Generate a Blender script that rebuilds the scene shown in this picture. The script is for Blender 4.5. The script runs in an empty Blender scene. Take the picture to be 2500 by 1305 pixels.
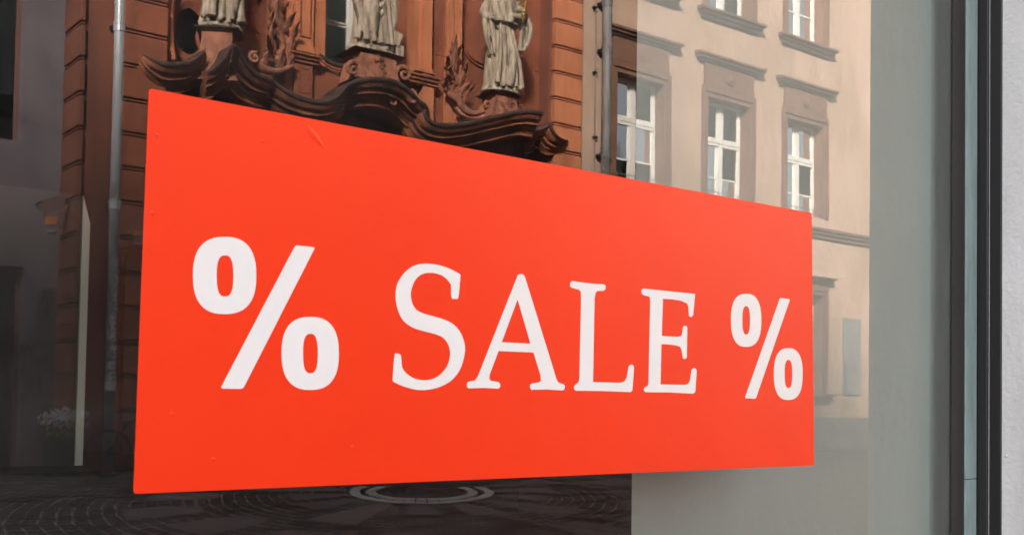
import bpy, bmesh, math, random
from mathutils import Vector, Matrix
random.seed(7)
sc = bpy.context.scene
COL = sc.collection
rad = math.radians

# ------------------------------------------------------------------ camera, sky, sun, exposure
FPX, PCX, PCY = 2700.0, 1250.0, 893.0          # focal length and principal point (pixels of the 2500 px photograph)
CD, CH = 1.5, 1.2                              # camera: 1.5 m from the glass, 1.2 m above the pavement
yaw, pitch, roll = rad(38.3), rad(1.7), 0.0151
fw = Vector((math.sin(yaw)*math.cos(pitch), math.cos(yaw)*math.cos(pitch), math.sin(pitch)))
r0 = fw.cross(Vector((0, 0, 1))).normalized(); u0 = r0.cross(fw)
rt = r0*math.cos(roll) + u0*math.sin(roll); up = u0*math.cos(roll) - r0*math.sin(roll)
cam = bpy.data.objects.new('camera', bpy.data.cameras.new('camera'))
COL.objects.link(cam); sc.camera = cam
m = Matrix((rt, up, -fw)).transposed().to_4x4(); m.translation = (0, -CD, CH); cam.matrix_world = m
cam.data.sensor_width = 36; cam.data.lens = 36*FPX/2500; cam.data.shift_y = (PCY-652.5)/2500
cam.data.clip_start = .05; cam.data.clip_end = 500
cam.data.dof.use_dof = True; cam.data.dof.focus_distance = 5.0; cam.data.dof.aperture_fstop = 16

SUN_EL, SUN_AZ = rad(30), rad(-42)             # azimuth from +Y (over the shop roof) towards -X
sd = Vector((math.sin(SUN_AZ)*math.cos(SUN_EL), math.cos(SUN_AZ)*math.cos(SUN_EL), math.sin(SUN_EL)))
w = bpy.data.worlds.new('World'); sc.world = w; w.use_nodes = True
nt = w.node_tree; bg = nt.nodes['Background']
sk = nt.nodes.new('ShaderNodeTexSky'); sk.sky_type = 'NISHITA'; sk.sun_disc = False
sk.sun_elevation = SUN_EL; sk.sun_rotation = SUN_AZ; sk.dust_density = 3.0; sk.air_density = 1.0
hs = nt.nodes.new('ShaderNodeHueSaturation'); hs.inputs['Saturation'].default_value = .24     # hazy, nearly neutral daylight
nt.links.new(sk.outputs[0], hs.inputs['Color']); nt.links.new(hs.outputs[0], bg.inputs[0]); bg.inputs[1].default_value = 0.10
sl = bpy.data.lights.new('sun', 'SUN'); sl.energy = 5.0; sl.angle = rad(8); sl.color = (1, .95, .88)
so = bpy.data.objects.new('sun', sl); COL.objects.link(so)
so.rotation_euler = sd.to_track_quat('Z', 'Y').to_euler(); so.location = (0, 5, 30)
sc.view_settings.view_transform = 'Standard'; sc.view_settings.look = 'None'
sc.view_settings.exposure = 2.92; sc.view_settings.gamma = 1.0
sc.render.engine = 'CYCLES'
sc.cycles.max_bounces = 8; sc.cycles.transparent_max_bounces = 12

# ------------------------------------------------------------------ measuring helpers
W = 15.5                                       # street: glass at y = 0, opposite facades at y = -W
Y0 = -W
def ray(px, py): return fw*FPX + rt*(px-PCX) - up*(py-PCY)
def G(px, py, y=0.0):                          # point of the shop side at depth y
    v = ray(px, py); t = (y+CD)/v.y
    return Vector((v.x*t, y, CH+v.z*t))
def R(px, py, o=0.0):                          # point of the opposite facades, o metres proud of their building line
    v = ray(px, py); t = (CD+W-o)/v.y
    return Vector((v.x*t, Y0+o, CH+v.z*t))

# ------------------------------------------------------------------ materials
MATS = {}
def mat(name, col, col2=None, scale=3.0, rough=.8, bump=0.0, bscale=40.0, stretch=(1, 1, 1), spec=.3, metal=0.0,
        vary=0.0, soot=None, streak=None, coat=0.0, detail=6):
    mt = bpy.data.materials.new(name); mt.use_nodes = True; t = mt.node_tree; N = t.nodes; L = t.links
    b = N['Principled BSDF']; b.inputs['Roughness'].default_value = rough; b.inputs['Metallic'].default_value = metal
    b.inputs['Specular IOR Level'].default_value = spec; b.inputs['Coat Weight'].default_value = coat
    g = N.new('ShaderNodeNewGeometry'); mp = N.new('ShaderNodeMapping'); mp.inputs['Scale'].default_value = stretch
    L.new(g.outputs['Position'], mp.inputs[0])
    c2 = col2 or tuple(c*.7 for c in col)
    n = N.new('ShaderNodeTexNoise'); n.inputs['Scale'].default_value = scale; n.inputs['Detail'].default_value = detail
    n.inputs['Roughness'].default_value = .62
    L.new(mp.outputs[0], n.inputs['Vector'])
    rp = N.new('ShaderNodeValToRGB'); rp.color_ramp.elements[0].position = .34; rp.color_ramp.elements[1].position = .66
    rp.color_ramp.elements[0].color = (*c2, 1); rp.color_ramp.elements[1].color = (*col, 1)
    L.new(n.outputs['Fac'], rp.inputs[0]); out = rp.outputs[0]
    if vary:
        oi = N.new('ShaderNodeObjectInfo'); mr = N.new('ShaderNodeMapRange')
        mr.inputs[3].default_value = 1-vary; mr.inputs[4].default_value = 1+vary
        L.new(oi.outputs['Random'], mr.inputs[0])
        mx = N.new('ShaderNodeMix'); mx.data_type = 'RGBA'; mx.blend_type = 'MULTIPLY'; mx.inputs[0].default_value = 1
        L.new(out, mx.inputs[6]); L.new(mr.outputs[0], mx.inputs[7]); out = mx.outputs[2]
    if streak:                                 # rain streaks and stains running down the surface
        m2 = N.new('ShaderNodeMapping'); m2.inputs['Scale'].default_value = streak[2]
        L.new(g.outputs['Position'], m2.inputs[0])
        n2 = N.new('ShaderNodeTexNoise'); n2.inputs['Scale'].default_value = 1; n2.inputs['Detail'].default_value = 8
        n2.inputs['Roughness'].default_value = .65; L.new(m2.outputs[0], n2.inputs['Vector'])
        r2 = N.new('ShaderNodeValToRGB'); r2.color_ramp.elements[0].position = .47; r2.color_ramp.elements[1].position = .62
        r2.color_ramp.elements[0].color = (0, 0, 0, 1); r2.color_ramp.elements[1].color = (streak[1],)*3+(1,)
        L.new(n2.outputs['Fac'], r2.inputs[0])
        mx = N.new('ShaderNodeMix'); mx.data_type = 'RGBA'
        L.new(r2.outputs[0], mx.inputs[0]); L.new(out, mx.inputs[6]); mx.inputs[7].default_value = (*streak[0], 1); out = mx.outputs[2]
    if soot:                                   # black crust that settles on ledges
        sp = N.new('ShaderNodeSeparateXYZ'); L.new(g.outputs['Normal'], sp.inputs[0])
        ad = N.new('ShaderNodeMath'); ad.operation = 'ADD'; L.new(sp.outputs[2], ad.inputs[0])
        sn = N.new('ShaderNodeMath'); sn.operation = 'MULTIPLY_ADD'; sn.inputs[1].default_value = 1.6; sn.inputs[2].default_value = -.8
        n3 = N.new('ShaderNodeTexNoise'); n3.inputs['Scale'].default_value = 5; n3.inputs['Detail'].default_value = 5
        L.new(g.outputs['Position'], n3.inputs['Vector']); L.new(n3.outputs['Fac'], sn.inputs[0]); L.new(sn.outputs[0], ad.inputs[1])
        r3 = N.new('ShaderNodeMapRange'); r3.inputs[1].default_value = soot[1]; r3.inputs[2].default_value = soot[1]+.35
        L.new(ad.outputs[0], r3.inputs[0])
        mx = N.new('ShaderNodeMix'); mx.data_type = 'RGBA'
        L.new(r3.outputs[0], mx.inputs[0]); L.new(out, mx.inputs[6]); mx.inputs[7].default_value = (*soot[0], 1); out = mx.outputs[2]
    L.new(out, b.inputs['Base Color'])
    if bump:
        nb = N.new('ShaderNodeTexNoise'); nb.inputs['Scale'].default_value = bscale; nb.inputs['Detail'].default_value = 8
        L.new(mp.outputs[0], nb.inputs['Vector'])
        bp = N.new('ShaderNodeBump'); bp.inputs['Strength'].default_value = 1; bp.inputs['Distance'].default_value = bump
        L.new(nb.outputs['Fac'], bp.inputs['Height']); L.new(bp.outputs[0], b.inputs['Normal'])
    MATS[name] = mt; return mt

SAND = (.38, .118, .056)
mat('sandstone', SAND, (.26, .078, .04), 2.4, .85, .02, 26, vary=.07, soot=((.03, .022, .02), .75), streak=((.16, .06, .04), .55, (2.2, 2.2, .35)))
mat('sandstone_lit', (.70, .25, .112), (.54, .175, .078), 2.2, .85, .018, 26, vary=.05, soot=((.03, .022, .02), .75), streak=((.24, .09, .05), .45, (3, 3, .3)))  # same stone, sunlight on the strips put into a paler colour
mat('sandstone_carved', (.58, .235, .135), (.33, .115, .065), 7, .8, .012, 40, soot=((.035, .026, .024), .72), streak=((.10, .045, .035), .7, (5, 5, 1.2)))
mat('sandstone_sooty', (.42, .145, .066), (.27, .09, .045), 3, .75, .012, 30, soot=((.022, .018, .018), .45), streak=((.05, .03, .025), .75, (3.0, 3.0, 1.6)))
mat('soot_shade_stone', (.13, .065, .045), (.028, .021, .02), 4, .7, .01, 40)
mat('sandstone_shaded', (.26, .09, .05), (.20, .068, .04), 1.2, .85, .012, 30, streak=((.10, .045, .035), .5, (2.2, 2.2, .35)))  # same stone, shade of returns and recesses put into a darker colour
mat('statue_stone', (.64, .52, .39), (.34, .25, .17), 7, .75, .015, 40, stretch=(1.6, 1.6, .45), soot=((.10, .085, .06), .95), streak=((.15, .105, .07), .7, (12, 12, 2.6)))
mat('church_room', (.50, .55, .48), (.40, .44, .385), 1.5, .9)
mat('plaster', (.55, .365, .275), (.465, .31, .21), .6, .9, .004, 60, streak=((.34, .215, .14), .55, (.9, .9, .28)), detail=8)
mat('plinth_stone', (.22, .19, .17), (.14, .12, .11), 1.2, .85, .008, 30)
mat('window_stone', (.24, .122, .073), (.17, .085, .052), 2.2, .85, .008, 40, vary=.05, soot=((.07, .05, .04), .7), streak=((.18, .085, .055), .6, (4, 4, .6)))
mat('window_ledge', (.22, .12, .08), (.13, .072, .05), 4, .8, .008, 40, soot=((.07, .055, .045), .7))
mat('white_paint', (.78, .74, .66), (.70, .65, .57), 6, .45, 0)
mat('lilac_plaster', (.17, .138, .15), (.10, .083, .09), .8, .9, .006, 50, streak=((.17, .15, .155), .7, (1.2, 1.2, .5)))
mat('zinc_pipe', (.62, .62, .64), (.45, .45, .46), 4, .35, 0, stretch=(3, 3, .4), metal=.35, spec=.6)
mat('old_pipe', (.27, .25, .235), (.13, .115, .105), 3, .6, .004, 40, stretch=(3, 3, .5), metal=.25)
mat('iron', (.02, .02, .022), (.03, .026, .024), 8, .5, 0, metal=.4)
mat('dark_room', (.075, .082, .07), (.04, .042, .037), 1.2, .9)
mat('curtain', (.50, .48, .42), (.40, .38, .33), 2, .9)
mat('blind', (.48, .44, .37), (.40, .37, .31), 3, .7)
mat('gold', (.75, .48, .09), (.55, .33, .05), 10, .3, 0, metal=1)
mat('oak', (.10, .045, .02), (.06, .028, .014), 3, .5, .004, 30, stretch=(4, 4, .5))
mat('sticker_red', (.94, .043, .003), (.87, .035, .003), 1.6, .36, .0008, 2.6, spec=.42)
mat('sticker_white', (.85, .885, .88), (.82, .855, .85), 8, .36, .0008, 2.6, spec=.42)
mat('render_white', (.76, .74, .72), (.67, .645, .625), 2.2, .85, .003, 70, streak=((.50, .475, .46), .5, (5, 5, .7)))
mat('frame_dark', (.018, .017, .018), (.024, .021, .02), 3, .38, 0, spec=.4, stretch=(6, 6, .4))
mat('edge_band', (.045, .04, .036), (.035, .032, .03), 3, .35, 0, spec=.4)
mat('seal_strip', (.34, .43, .40), (.28, .36, .335), 3, .5, .0006, 60, stretch=(3, 3, .3), streak=((.16, .20, .19), .35, (60, 60, 10)))
mat('shop_wall_white', (.87, .93, .87), (.74, .80, .745), 1.1, .7, .0012, 50, stretch=(1, 1, .5))
mat('shop_dark', (.03, .027, .025), (.022, .02, .02), 1.5, .8)
mat('counter_dark', (.02, .018, .017), (.014, .013, .012), 3, .6)
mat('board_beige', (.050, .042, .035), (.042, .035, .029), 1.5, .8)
mat('board_edge', (.80, .76, .62), (.72, .68, .55), 3, .7)
mat('sign_grey', (.26, .25, .23), (.23, .22, .205), 3, .6)
mat('sign_blue', (.06, .13, .30), (.05, .11, .26), 3, .5)
mat('sign_brown', (.20, .10, .075), (.11, .06, .05), 25, .7, stretch=(1, 1, 2))
mat('orange_paint', (.80, .25, .05), (.6, .16, .03), 12, .6)
mat('sett_white', (.85, .83, .80), (.70, .68, .65), 9, .6, .003, 40, vary=.10)
mat('slab_light', (.28, .23, .215), (.19, .155, .145), 3, .7, .003, 30, vary=.12)
mat('graffiti', (.05, .043, .05), (.09, .08, .09), 5, .7)
mat('pot_dark', (.035, .032, .03), (.022, .02, .02), 8, .6)
mat('petal_white', (.66, .62, .66), (.50, .45, .50), 20, .6)
mat('petal_orange', (.75, .28, .10), (.6, .16, .06), 20, .6)
mat('leaf_green', (.07, .10, .03), (.04, .06, .02), 20, .6)
mat('rubber', (.012, .012, .012), (.016, .016, .016), 8, .6)
mat('chrome', (.7, .7, .7), (.6, .6, .6), 5, .15, 0, metal=1)
mat('bike_paint', (.03, .03, .035), (.025, .025, .03), 5, .25, 0)
mat('sticker_scraps', (.85, .84, .82), (.06, .06, .06), 30, .6, detail=2)
mat('roof_tile', (.16, .07, .045), (.11, .05, .035), 3, .8)

def pane_material(name, ior, tint, rmin=0.0):
    mt = bpy.data.materials.new(name); mt.use_nodes = True; t = mt.node_tree; N = t.nodes; L = t.links
    N.remove(N['Principled BSDF']); o = N['Material Output']
    fr = N.new('ShaderNodeFresnel'); fr.inputs[0].default_value = ior
    tr = N.new('ShaderNodeBsdfTransparent'); tr.inputs[0].default_value = (*tint, 1)
    gl = N.new('ShaderNodeBsdfGlossy'); gl.inputs['Roughness'].default_value = 0.0; gl.inputs[0].default_value = (1, 1, 1, 1)
    if rmin:
        ge = N.new('ShaderNodeNewGeometry'); nz = N.new('ShaderNodeTexNoise'); nz.inputs['Scale'].default_value = 2.2; nz.inputs['Detail'].default_value = 1
        L.new(ge.outputs['Position'], nz.inputs['Vector']); bp = N.new('ShaderNodeBump'); bp.inputs['Distance'].default_value = rmin; bp.inputs['Strength'].default_value = 1
        L.new(nz.outputs['Fac'], bp.inputs['Height']); L.new(bp.outputs[0], gl.inputs['Normal'])
    mx = N.new('ShaderNodeMixShader'); L.new(fr.outputs[0], mx.inputs[0]); L.new(tr.outputs[0], mx.inputs[1]); L.new(gl.outputs[0], mx.inputs[2])
    out = mx.outputs[0]
    if rmin:
        df = N.new('ShaderNodeBsdfDiffuse'); df.inputs[0].default_value = (.8, .79, .77, 1)
        mp = N.new('ShaderNodeMapping'); mp.inputs['Rotation'].default_value = (0, .5, 0); mp.inputs['Scale'].default_value = (1.2, 1, 5.5); L.new(ge.outputs['Position'], mp.inputs[0])
        dn = N.new('ShaderNodeTexNoise'); dn.inputs['Scale'].default_value = 1.6; dn.inputs['Detail'].default_value = 8; dn.inputs['Roughness'].default_value = .6; L.new(mp.outputs[0], dn.inputs['Vector'])
        dr_ = N.new('ShaderNodeMapRange'); dr_.inputs[1].default_value = .35; dr_.inputs[2].default_value = .75; dr_.inputs[3].default_value = .001; dr_.inputs[4].default_value = .018; L.new(dn.outputs['Fac'], dr_.inputs[0])
        m2 = N.new('ShaderNodeMixShader'); L.new(dr_.outputs[0], m2.inputs[0]); L.new(out, m2.inputs[1]); L.new(df.outputs[0], m2.inputs[2]); out = m2.outputs[0]
    L.new(out, o.inputs[0]); MATS[name] = mt; return mt
pane_material('shop_glass', 1.67, (.95, .98, .96), .00022)
mt = bpy.data.materials.new('clear'); mt.use_nodes = True; N = mt.node_tree.nodes; N.remove(N['Principled BSDF'])
tr = N.new('ShaderNodeBsdfTransparent'); mt.node_tree.links.new(tr.outputs[0], N['Material Output'].inputs[0]); MATS['clear'] = mt
pane_material('window_glass', 1.42, (.70, .76, .70))

# paving: setts laid in rings round a centre
def ground_at(px, py):
    v = ray(px, py); t = -CH/v.z; return Vector((v.x*t, CD-v.y*t))
RC = ground_at(1030, 1200)
RU = (RC-Vector((0, CD))).normalized(); RV = Vector((-RU.y, RU.x)); RS = 1.75      # the rosette is an oval, longer across the square
def rosette(r, a): p = RC + RU*(RS*r*math.sin(a)) + RV*(r*math.cos(a)); return p
def paving():
    mt = bpy.data.materials.new('cobbles'); mt.use_nodes = True; t = mt.node_tree; N = t.nodes; L = t.links
    b = N['Principled BSDF']; b.inputs['Roughness'].default_value = .55; b.inputs['Specular IOR Level'].default_value = .35
    g = N.new('ShaderNodeNewGeometry'); s = N.new('ShaderNodeVectorMath'); s.operation = 'SUBTRACT'
    s.inputs[1].default_value = (RC.x, RC.y, 0); L.new(g.outputs['Position'], s.inputs[0])
    nz = N.new('ShaderNodeTexNoise'); nz.inputs['Scale'].default_value = 1.3; nz.inputs['Detail'].default_value = 2
    L.new(g.outputs['Position'], nz.inputs['Vector'])
    nn = N.new('ShaderNodeVectorMath'); nn.operation = 'MULTIPLY_ADD'; L.new(nz.outputs['Color'], nn.inputs[0])
    nn.inputs[1].default_value = (.09, .09, 0); L.new(s.outputs[0], nn.inputs[2])
    vr = N.new('ShaderNodeVectorRotate'); vr.rotation_type = 'Z_AXIS'; vr.inputs['Angle'].default_value = -math.atan2(RU.y, RU.x); L.new(nn.outputs[0], vr.inputs[0])
    vs = N.new('ShaderNodeVectorMath'); vs.operation = 'MULTIPLY'; vs.inputs[1].default_value = (1/RS, 1, 1); L.new(vr.outputs[0], vs.inputs[0])
    ln = N.new('ShaderNodeVectorMath'); ln.operation = 'LENGTH'; L.new(vs.outputs[0], ln.inputs[0])
    sp = N.new('ShaderNodeSeparateXYZ'); L.new(vs.outputs[0], sp.inputs[0])
    at = N.new('ShaderNodeMath'); at.operation = 'ARCTAN2'; L.new(sp.outputs[1], at.inputs[0]); L.new(sp.outputs[0], at.inputs[1])
    ml = N.new('ShaderNodeMath'); ml.operation = 'MULTIPLY'; ml.inputs[1].default_value = 4.0; L.new(at.outputs[0], ml.inputs[0])
    cb = N.new('ShaderNodeCombineXYZ'); L.new(ml.outputs[0], cb.inputs[0]); L.new(ln.outputs['Value'], cb.inputs[1])
    br = N.new('ShaderNodeTexBrick'); br.inputs['Scale'].default_value = 1; br.inputs['Brick Width'].default_value = .17
    br.inputs['Row Height'].default_value = .13; br.inputs['Mortar Size'].default_value = .013; br.inputs['Mortar Smooth'].default_value = .3
    br.inputs['Color1'].default_value = (.022, .019, .018, 1); br.inputs['Color2'].default_value = (.05, .042, .039, 1)
    br.inputs['Mortar'].default_value = (.36, .32, .29, 1); L.new(cb.outputs[0], br.inputs['Vector'])
    n2 = N.new('ShaderNodeTexNoise'); n2.inputs['Scale'].default_value = 2.6; n2.inputs['Detail'].default_value = 7; L.new(g.outputs['Position'], n2.inputs['Vector'])
    mr = N.new('ShaderNodeMapRange'); mr.inputs[1].default_value = .36; mr.inputs[2].default_value = .66; mr.inputs[3].default_value = .15; mr.inputs[4].default_value = 1.7
    L.new(n2.outputs['Fac'], mr.inputs[0])
    mx = N.new('ShaderNodeMix'); mx.data_type = 'RGBA'; mx.blend_type = 'MULTIPLY'; mx.inputs[0].default_value = 1
    L.new(br.outputs['Color'], mx.inputs[6]); L.new(mr.outputs[0], mx.inputs[7]); L.new(mx.outputs[2], b.inputs['Base Color'])
    bp = N.new('ShaderNodeBump'); bp.invert = True; bp.inputs['Distance'].default_value = .012; L.new(br.outputs['Fac'], bp.inputs['Height'])
    L.new(bp.outputs[0], b.inputs['Normal']); MATS['cobbles'] = mt
paving()

# ------------------------------------------------------------------ building helpers
class MB:
    def __init__(s): s.v = []; s.f = []
    def add(s, vs, fs):
        n = len(s.v); s.v += [tuple(p) for p in vs]; s.f += [tuple(i+n for i in q) for q in fs]; return s
    def box(s, x0, x1, y0, y1, z0, z1):
        v = [(x, y, z) for z in (z0, z1) for y in (y0, y1) for x in (x0, x1)]
        return s.add(v, [(0, 2, 3, 1), (4, 5, 7, 6), (0, 1, 5, 4), (2, 6, 7, 3), (0, 4, 6, 2), (1, 3, 7, 5)])
    def loft(s, rings, cap=True, closed=True):
        k = len(rings[0]); v = [p for r in rings for p in r]; f = []
        for i in range(len(rings)-1):
            for j in range(k if closed else k-1):
                a = i*k+j; b = i*k+(j+1) % k; f.append((a, b, b+k, a+k))
        if cap and closed: f += [tuple(range(k))[::-1], tuple(range((len(rings)-1)*k, len(rings)*k))]
        return s.add(v, f)
    def tube(s, pts, r, n=8):
        pts = [Vector(p) for p in pts]; rings = []; ref = None
        for i, p in enumerate(pts):
            d = (pts[min(i+1, len(pts)-1)] - pts[max(i-1, 0)])
            d = d.normalized() if d.length > 1e-9 else Vector((0, 0, 1))
            if ref is None: ref = d.orthogonal().normalized()
            ref = (ref - d*ref.dot(d)); ref = ref.normalized() if ref.length > 1e-6 else d.orthogonal().normalized()
            b = d.cross(ref); rr = r[i] if isinstance(r, (list, tuple)) else r
            rings.append([p + (ref*math.cos(a)+b*math.sin(a))*rr for a in [2*math.pi*j/n for j in range(n)]])
        return s.loft(rings)
    def lathe(s, prof, c, n=16, axis='Z', sx=1, sy=1):
        rings = []
        for (r, z) in prof:
            ring = []
            for j in range(n):
                a = 2*math.pi*j/n; x, y = r*math.cos(a)*sx, r*math.sin(a)*sy
                ring.append({'Z': (c[0]+x, c[1]+y, c[2]+z), 'Y': (c[0]+x, c[1]+z, c[2]+y), 'X': (c[0]+z, c[1]+x, c[2]+y)}[axis])
            rings.append(ring)
        return s.loft(rings)
    def build(s, name, mt, parent=None, smooth=False, bevel=0.0, label=None):
        me = bpy.data.meshes.new(name); me.from_pydata(s.v, [], s.f)
        bm = bmesh.new(); bm.from_mesh(me); bmesh.ops.recalc_face_normals(bm, faces=bm.faces); bm.to_mesh(me); bm.free()
        me.materials.append(MATS[mt]) if isinstance(mt, str) else [me.materials.append(MATS[q]) for q in mt]
        if smooth: me.polygons.foreach_set('use_smooth', [True]*len(me.polygons))
        o = bpy.data.objects.new(name, me); COL.objects.link(o)
        if parent: attach(o, parent)
        if bevel:
            bv = o.modifiers.new('bevel', 'BEVEL'); bv.width = bevel; bv.segments = 2; bv.limit_method = 'ANGLE'; bv.angle_limit = rad(40)
        if label: o['label'] = label
        return o
def world_of(o):
    mm = o.matrix_basis.copy(); p = o
    while p.parent: mm = p.parent.matrix_basis @ p.matrix_parent_inverse @ mm if False else p.parent.matrix_basis @ (p.matrix_parent_inverse @ mm); p = p.parent
    return mm
def attach(o, parent): o.parent = parent; o.matrix_parent_inverse = world_of(parent).inverted()
def thing(name, loc, label, cat, group=None):
    o = bpy.data.objects.new(name, None); COL.objects.link(o); o.location = loc; o.empty_display_size = .2
    tag(o, label, cat, group); return o
def tag(o, label, cat, group=None):
    o['label'] = label; o['category'] = cat
    if group: o['group'] = group
    return o
def structure(o): o['kind'] = 'structure'; return o
def bx(*a): return MB().box(*a)
def smooth_path(pts, n=4, closed=False):
    P = [Vector(p) for p in pts]; out = []; k = len(P)
    for i in range(k if closed else k-1):
        if closed: a, b, c, d = P[i-1], P[i], P[(i+1) % k], P[(i+2) % k]
        else: a, b, c, d = P[max(i-1, 0)], P[i], P[i+1], P[min(i+2, k-1)]
        for j in range(n):
            t = j/n
            out.append(.5*((2*b)+(c-a)*t+(2*a-5*b+4*c-d)*t*t+(3*b-a-3*c+d)*t**3))
    if not closed: out.append(P[-1])
    return out

# ------------------------------------------------------------------ ground
g = MB().add([(-120, -120, 0), (120, -120, 0), (120, 120, 0), (-120, 120, 0)], [(0, 1, 2, 3)])
ground = structure(g.build('pavement', 'cobbles'))
def cell(r0, r1, a0, a1, z, w0=None, w1=None):
    v = []
    for zz in (-.03, z):
        for (rr, a) in ((r0, a0), (r1, a0 if w1 is None else w0), (r1, a1 if w1 is None else w1), (r0, a1)):
            p = rosette(rr, a); v.append((p.x, p.y, zz))
    return MB().add(v, [(0, 1, 2, 3), (4, 7, 6, 5), (0, 4, 5, 1), (1, 5, 6, 2), (2, 6, 7, 3), (3, 7, 4, 0)])
for (ra, rb, n) in ((.60, .71, 30), (.80, .92, 38)):                        # two white sett rings
    for k in range(n):
        if math.sin(2*math.pi*(k+.5)/n) > .5: continue                     # the far side is laid in dark setts
        j = random.uniform(-.012, .012)
        cell(ra+j, rb+j, 2*math.pi*(k+.07)/n, 2*math.pi*(k+.93)/n, .008+random.uniform(0, .006)).build('sett', 'sett_white', ground, bevel=.006)
for k in range(15):                                                        # pale slabs raying out from the rings
    a = 2*math.pi*(k+.28)/15; r2 = (1.75, 2.2, 1.6)[k % 3]
    cell(1.02, r2, a-.10, a+.10, .007, a-.13, a+.13).build('paving_slab', 'slab_light', ground, bevel=.006)
for k in range(19):                                                        # a second, wider ring of slabs
    a = 2*math.pi*(k+.1)/19; r1 = 2.45+.2*(k % 2)
    cell(r1, r1+.75, a-.085, a+.085, .007, a-.10, a+.10).build('paving_slab', 'slab_light', ground, bevel=.006)

# ------------------------------------------------------------------ the shop with its window
XR = 2.712
shop = thing('shop_building', (0, 0, 0), 'white rendered shop front with a large plate glass display window in a dark frame', 'building')
SH, WZ0, WZ1, WX0 = 16.8, .32, 5.6, -6.0  # unseen upper wall sized to shade the facades opposite, tall glass to brighten inside
bx(XR+.003, 7.0, -.333, .30, 0, SH).build('wall', 'render_white', shop, bevel=.03, label='white rendered wall right of the display window')
bx(-26, WX0, -.333, .30, 0, SH).build('wall', 'render_white', shop, bevel=.012)  # unseen stretch, lengthened to deepen the shade across the street
bx(WX0, XR+.003, -.333, .30, WZ1, SH).build('wall', 'render_white', shop)
bx(WX0, XR+.003, -.333, .30, 0, WZ0).build('wall', 'render_white', shop)
bx(-26, 7, 7.0, 9.5, 0, SH).build('rear_wall', 'render_white', shop)
bx(-26, 7, .30, 7.0, SH-.4, SH).build('roof', 'roof_tile', shop)
# frame: jambs with a stepped profile, head, sill
fr = MB()
fr.box(XR, XR+.05, -.069, -.036, WZ0, WZ1); fr.box(XR-.003, XR+.05, -.034, .06, WZ0, WZ1)
frame = fr.build('window_frame', 'frame_dark', shop, bevel=.003)
bx(WX0, WX0+.06, -.069, .06, WZ0, WZ1).build('frame_jamb', 'frame_dark', frame, bevel=.003)
bx(WX0+.06, XR-.004, -.069, .06, WZ1-.08, WZ1).build('frame_head', 'frame_dark', frame, bevel=.003)
bx(WX0+.06, XR-.004, -.069, .06, WZ0, WZ0+.08).build('frame_sill', 'frame_dark', frame, bevel=.003)
gx0, gx1, gz0, gz1 = WX0+.05, XR-.004, WZ0+.07, WZ1-.07
gp = MB(); gp.box(gx0, gx1, 0, .008, gz0, gz1)
pane = gp.build('glass_pane', ('shop_glass', 'clear'), frame, label='large clear pane mirroring a red sandstone church and a beige house')
for p in pane.data.polygons: p.material_index = 0 if p.normal.y < -.9 else 1
x_a, x_b, x_c = G(2322, 700).x, G(2352, 700).x, G(2379, 700).x
bx(x_a, x_b-.001, -.004, -.0005, gz0, gz1).build('edge_band', 'edge_band', frame)
zj = G(2365, 1168).z
bx(x_b+.001, x_c, -.007, -.0005, zj+.0008, gz1).build('seal_strip', 'seal_strip', frame, bevel=.001)
bx(x_b+.001, x_c, -.007, -.0005, gz0, zj-.0008).build('seal_strip', 'seal_strip', frame, bevel=.001)
# nail head on the reveal
nb = G(2457, 1112, -.069); nb = Vector((XR+.003, 0, 0))
v = ray(2457, 1112); t = (XR+.003)/v.x; nb = Vector((v.x*t, -CD+v.y*t, CH+v.z*t))
MB().lathe([(.0045, 0), (.004, -.002), (.002, -.0035)], nb, 12, 'X').build('nail_head', 'render_white', shop, smooth=True)
# interior
sxw = x_a+.006
v = ray(1546, 900); sx2 = 1.92; syw = sx2/v.x*v.y - CD                      # return wall of the display bay, splayed to catch more daylight
sw_ = MB(); q = [(sxw, .062), (sx2, syw), (sx2+.10, syw+.02), (sxw+.10, .062)]
sw_.loft([[(x, y, z) for x, y in q] for z in (0, 5.8)]); sw_.build('side_wall', 'shop_wall_white', shop, label='pale grey-green side wall of the display window behind the glass')
bx(-12.9, 6.9, .31, 6.99, -.02, .05).build('shop_floor', 'shop_dark', shop)
bx(-12.9, 6.9, .31, 6.99, 5.8, 5.9).build('shop_ceiling', 'shop_dark', shop)
bx(-12.9, 6.9, 6.85, 6.95, .05, 5.8).build('back_wall', 'shop_dark', shop)
bx(-6.4, -6.3, .31, 6.85, .05, 5.8).build('partition', 'shop_dark', shop)
bx(6.7, 6.8, .31, 6.85, .05, 5.8).build('partition', 'shop_dark', shop)

# dark counter and boards standing inside
CY_ = .25
ct = G(190, 1152, CY_)
cnt = thing('sales_counter', (0, CY_+.3, .05), 'dark display counter close behind the glass at lower left', 'counter')
bx(-4.5, .95, CY_, CY_+.62, ct.z-.04, ct.z).build('counter_top', 'counter_dark', cnt, bevel=.006)
bx(-4.45, .92, CY_+.03, CY_+.58, .05, ct.z-.04).build('counter_body', 'counter_dark', cnt)
by = .42
a = G(0, 450, by); b_ = G(205, 478, by); e = G(218, 560, by)
dp = thing('display_board', (b_.x, by, ct.z), 'tall beige display board with a pale edge inside the shop at far left', 'board')
bx(-1.6, b_.x-.004, by, by+.02, ct.z, a.z).build('panel', 'board_beige', dp)
edge = MB(); q = [(b_.x-.004, by-.004, ct.z), (e.x-.002, by-.004, ct.z), (e.x, by-.004, e.z+.01), (b_.x-.002, by-.004, b_.z)]
edge.add(q+[(p[0], by+.03, p[2]) for p in q], [(0, 1, 2, 3), (4, 7, 6, 5), (0, 4, 5, 1), (1, 5, 6, 2), (2, 6, 7, 3), (3, 7, 4, 0)])
edge.build('edge_strip', 'board_edge', dp)
by2 = .75
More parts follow.
